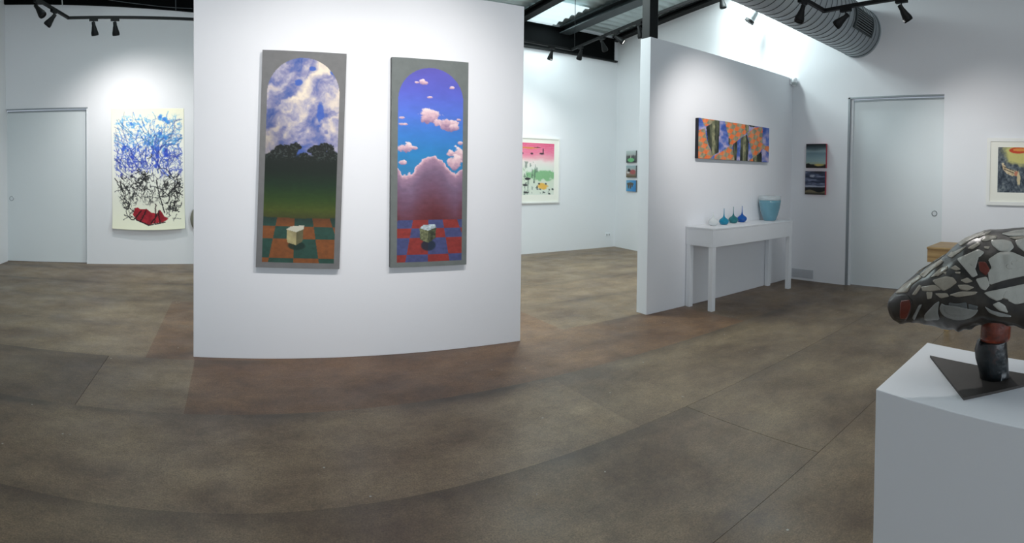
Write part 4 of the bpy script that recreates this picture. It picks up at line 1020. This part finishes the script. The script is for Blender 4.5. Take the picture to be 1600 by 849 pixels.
# shell: closed body whose outline follows the view, deep as it is seen to be
top = [(1387.8, 474), (1390, 466), (1399, 456.5), (1412, 444), (1431, 428), (1455, 412), (1477, 398), (1493, 383.5), (1508, 373.5), (1525, 366), (1544, 360.5), (1572, 358), (1600, 357.5), (1640, 361), (1690, 376), (1735, 402), (1765, 436), (1782, 462)]
bot = [(1387.8, 481), (1392, 492), (1399, 500), (1408, 504.5), (1435, 503), (1460, 506), (1480, 509), (1501, 512), (1522, 507), (1535, 500), (1544, 496), (1572, 493), (1600, 495), (1640, 497), (1690, 499), (1735, 496), (1765, 485), (1782, 470)]
rim = [(1387.8, 477), (1400, 476), (1420, 466), (1445, 459), (1490, 461), (1530, 463), (1560, 474), (1600, 487), (1650, 488), (1700, 486), (1750, 478), (1782, 466)]
half = [(1387.8, .012), (1392, .026), (1400, .036), (1420, .055), (1460, .095), (1510, .135), (1560, .155), (1620, .16), (1700, .14), (1750, .1), (1775, .05), (1782, .02)]
def cv(tab, px): return float(np.interp(px, [q[0] for q in tab], [q[1] for q in tab]))
def shell_mesh():
    v = []; f = []; cols = list(np.linspace(1387.8, 1400, 7)) + list(np.linspace(1404, 1765, 92)) + list(np.linspace(1769, 1782, 5)); seg = 56
    for px in cols:
        s, zt_ = sz(px, cv(top, px)); _, zb_ = sz(px, cv(bot, px)); _, zr = sz(px, cv(rim, px)); w_ = cv(half, px)
        for k in range(seg):
            a = 2 * PI * k / seg; ca, sa_ = math.cos(a), math.sin(a)
            d = -w_ * math.copysign(abs(ca) ** .8, ca)
            z = zr + (zt_ - zr) * abs(sa_) ** .85 if sa_ >= 0 else zr - (zr - zb_) * abs(sa_) ** .6
            if sa_ < 0: d *= (1 - .22 * abs(sa_))
            nn = (vnoise(np.array([px / 9.]), np.array([a * 3.]), 5)[0] - .5) * .008
            z += nn * (1 if abs(sa_) < .95 else .3)
            v.append(L3(s, d, z))
    n = len(cols)
    for i in range(n - 1):
        for k in range(seg): f.append((i * seg + k, (i + 1) * seg + k, (i + 1) * seg + (k + 1) % seg, i * seg + (k + 1) % seg))
    f.append(tuple(range(seg))); f.append(tuple((n - 1) * seg + k for k in range(seg))[::-1])
    mb = MB(); mb.v = v; mb.f = f; return mb
def shell_mat():
    m = bpy.data.materials.new('black brown glaze'); m.use_nodes = True; nt = m.node_tree; N = nt.nodes; L = nt.links; b = N['Principled BSDF']; b.inputs['Roughness'].default_value = .35
    tc = N.new('ShaderNodeTexCoord'); nz = N.new('ShaderNodeTexNoise'); nz.inputs['Scale'].default_value = 22; nz.inputs['Detail'].default_value = 5; L.new(tc.outputs['Object'], nz.inputs['Vector'])
    cr = N.new('ShaderNodeValToRGB'); e = cr.color_ramp.elements; e[0].position = .35; e[0].color = lin((30, 27, 25)) + (1,); e[1].position = .7; e[1].color = lin((66, 60, 54)) + (1,)
    L.new(nz.outputs['Fac'], cr.inputs[0]); L.new(cr.outputs[0], b.inputs['Base Color'])
    bp = N.new('ShaderNodeBump'); bp.inputs['Strength'].default_value = .4; bp.inputs['Distance'].default_value = .005; L.new(nz.outputs['Fac'], bp.inputs['Height']); L.new(bp.outputs['Normal'], b.inputs['Normal']); return m
shell = shell_mesh().build('shell', shell_mat(), sc, smooth=True)
bm = bmesh.new(); bm.from_mesh(shell.data); BV = BVHTree.FromBMesh(bm)
PALEG = mat('pale grey glaze', (166, 164, 156), .3, var=.12, scale=40, bump=.15, bscale=60)
WARMG = mat('warm grey glaze', (150, 142, 128), .32, var=.14, scale=40, bump=.15, bscale=60)
REDG = mat('dark red glaze', (98, 42, 32), .35, var=.3, scale=60)
SLATE = mat('slate grey glaze', (128, 128, 124), .35, var=.2, scale=50)
SLATED = mat('dim slate glaze', (84, 86, 86), .35, var=.2, scale=50)
SNOUT = mat('dark brown snout glaze', (50, 46, 42), .4, var=.3, scale=50)
def cr2px(q): return (1380 + q[0] / 5.305, 340 + q[1] / 5.305)
def patch(poly, m, off=.0008, name='glaze_patch', mirror=True):
    pts = [cr2px(q) for q in poly]
    b2 = bmesh.new(); vs = []
    # soften the outline a little
    n = len(pts); sm = []
    for i in range(n):
        a, b_ = pts[i], pts[(i + 1) % n]
        sm.append((a[0] * .88 + b_[0] * .12, a[1] * .88 + b_[1] * .12)); sm.append((a[0] * .12 + b_[0] * .88, a[1] * .12 + b_[1] * .88))
    for q in sm: vs.append(b2.verts.new((q[0], q[1], 0)))
    fc = b2.faces.new(vs); bmesh.ops.triangulate(b2, faces=[fc])
    for it in range(3):
        ed = [e for e in b2.edges if e.calc_length() > 3.2]
        if not ed: break
        bmesh.ops.subdivide_edges(b2, edges=ed, cuts=1); bmesh.ops.triangulate(b2, faces=b2.faces[:])
    ok = True; new = []
    for v in b2.verts:
        d = Vector(ray(v.co.x, v.co.y)).normalized(); o = Vector(W2L(CAMP))
        hit, nor, _, _ = BV.ray_cast(o, d)
        if hit is None:
            hit, nor, _, _ = BV.find_nearest(o + d * (dist / math.sqrt(d.x ** 2 + d.y ** 2)))
        if nor.dot(d) > 0: nor = -nor
        new.append((hit, nor))
    pts3 = [h + n_ * off for h, n_ in new]
    for v, h in zip(b2.verts, pts3): v.co = h
    me = bpy.data.meshes.new(name); b2.to_mesh(me)
    me.materials.append(m); me.polygons.foreach_set('use_smooth', [True] * len(me.polygons))
    o = bpy.data.objects.new(name, me); COL.objects.link(o); o.parent = shell
    sd = o.modifiers.new('thick', 'SOLIDIFY'); sd.thickness = .0016; sd.offset = 0
    if mirror:   # the far side of the shell carries the same pattern
        b3 = b2.copy()
        for v in b3.verts:
            p = v.co; dd = p.x * eD[0] + p.y * eD[1]; v.co = p - Vector((eD[0], eD[1], 0)) * (2 * dd)
        me2 = bpy.data.meshes.new(name); b3.to_mesh(me2); b3.free(); me2.materials.append(m)
        me2.polygons.foreach_set('use_smooth', [True] * len(me2.polygons))
        o2 = bpy.data.objects.new(name, me2); COL.objects.link(o2); o2.parent = shell
        s2 = o2.modifiers.new('thick', 'SOLIDIFY'); s2.thickness = .0016; s2.offset = 0
    b2.free(); return o
P_PALE = [
 [(890, 190), (1000, 185), (1060, 200), (1085, 250), (1040, 290), (960, 280), (910, 240)],
 [(610, 345), (690, 310), (790, 265), (840, 290), (800, 330), (720, 345), (715, 390), (760, 420), (785, 480), (740, 500), (690, 440)],
 [(870, 350), (960, 290), (1060, 285), (1190, 340), (1190, 362), (1100, 355), (1010, 400), (1030, 430), (1100, 425), (1190, 405), (1240, 470), (1000, 522), (880, 562), (868, 450), (900, 420)],
 [(765, 510), (860, 490), (884, 560), (850, 605), (810, 592)],
 [(832, 622), (1000, 588), (1200, 545), (1240, 690), (1100, 722), (1032, 690), (1052, 622), (1014, 605), (984, 680), (940, 692), (880, 664)],
 [(905, 722), (958, 698), (1010, 730), (1037, 792), (960, 772)],
 [(1092, 192), (1200, 168), (1200, 310), (1116, 246)],
 [(975, 138), (1100, 108), (1220, 100), (1220, 150), (1060, 162)],
 [(1060, 365), (1110, 372), (1090, 395), (1062, 392)],
]
P_WARM = [
 [(318, 575), (430, 558), (485, 600), (410, 614), (328, 612)], [(408, 522), (520, 488), (582, 498), (614, 540), (560, 582), (500, 612), (440, 562)],
 [(618, 560), (690, 556), (758, 580), (700, 608), (640, 598)], [(548, 642), (640, 613), (785, 615), (762, 640), (620, 662)], [(428, 630), (530, 628), (548, 655), (480, 672)],
 [(360, 618), (410, 618), (402, 672), (368, 678)], [(698, 257), (792, 203), (808, 220), (740, 268)], [(808, 187), (860, 148), (945, 154), (932, 180), (830, 202)], [(533, 322), (570, 283), (604, 310), (570, 338)],
 [(98, 632), (170, 560), (240, 518), (300, 478), (322, 500), (232, 562), (200, 624)], [(300, 476), (420, 388), (482, 348), (502, 370), (400, 442), (340, 502)], [(388, 502), (470, 428), (535, 403), (532, 432), (450, 482)],
 [(618, 212), (700, 163), (850, 113), (822, 145), (700, 202), (640, 242)], [(598, 452), (642, 452), (636, 470), (604, 468)], [(492, 452), (528, 452), (520, 478)], [(238, 642), (300, 558), (324, 570), (270, 644)], [(836, 243), (884, 243), (872, 264), (838, 260)],
 [(1040, 168), (1160, 158), (1210, 168), (1100, 186)], [(556, 422), (600, 398), (644, 430), (602, 444)], [(640, 522), (700, 498), (744, 530), (690, 548)], [(430, 470), (480, 440), (504, 455), (450, 492)], [(560, 300), (640, 262), (690, 240), (650, 280), (590, 320)], [(760, 160), (850, 128), (900, 112), (870, 138), (790, 170)], [(270, 450), (350, 392), (400, 372), (340, 425), (280, 470)], [(380, 372), (470, 318), (520, 300), (470, 345), (400, 385)]]
for i, q in enumerate(P_PALE): patch(q, PALEG)
for q in P_WARM: patch(q, WARMG)
for q in ([(788, 368), (850, 368), (888, 440), (850, 484), (800, 444)],): patch(q, REDG)
# snout and underside relief
patch([(50, 690), (100, 640), (200, 640), (245, 700), (225, 800), (180, 860), (80, 840), (45, 740)], SNOUT, .001, 'snout', False)
patch([(150, 690), (225, 680), (235, 740), (200, 835), (140, 832)], REDG, .003, 'snout_mark', False)
def ring_patch(cx, cy, rx, ry, a0, a1, wdt, m, name):
    n = 18; out = [(cx + rx * math.cos(a0 + (a1 - a0) * i / n), cy + ry * math.sin(a0 + (a1 - a0) * i / n)) for i in range(n + 1)]
    inn = [(cx + (rx - wdt) * math.cos(a0 + (a1 - a0) * i / n), cy + (ry - wdt) * math.sin(a0 + (a1 - a0) * i / n)) for i in range(n + 1)][::-1]
    return patch(out + inn, m, .003, name, False)
ring_patch(632, 752, 158, 92, .15, 3.6, 30, SLATE, 'relief_ring')
patch([(545, 705), (620, 715), (690, 700), (700, 760), (630, 800), (560, 770)], SLATED, .0015, 'relief_disc', False)
patch([(705, 715), (790, 735), (760, 800), (690, 815), (660, 800), (712, 760)], SLATED, .0015, 'relief_disc', False)
patch([(345, 805), (432, 712), (468, 692), (455, 790), (470, 845), (345, 850)], SLATE, .0015, 'relief_fold', False)
patch([(240, 830), (300, 725), (325, 720), (290, 790), (262, 848)], SLATE, .0015, 'relief_fold', False)
patch([(840, 735), (900, 770), (1060, 812), (1060, 826), (960, 822), (880, 790)], SLATE, .0015, 'relief_fold', False)
bm.free()
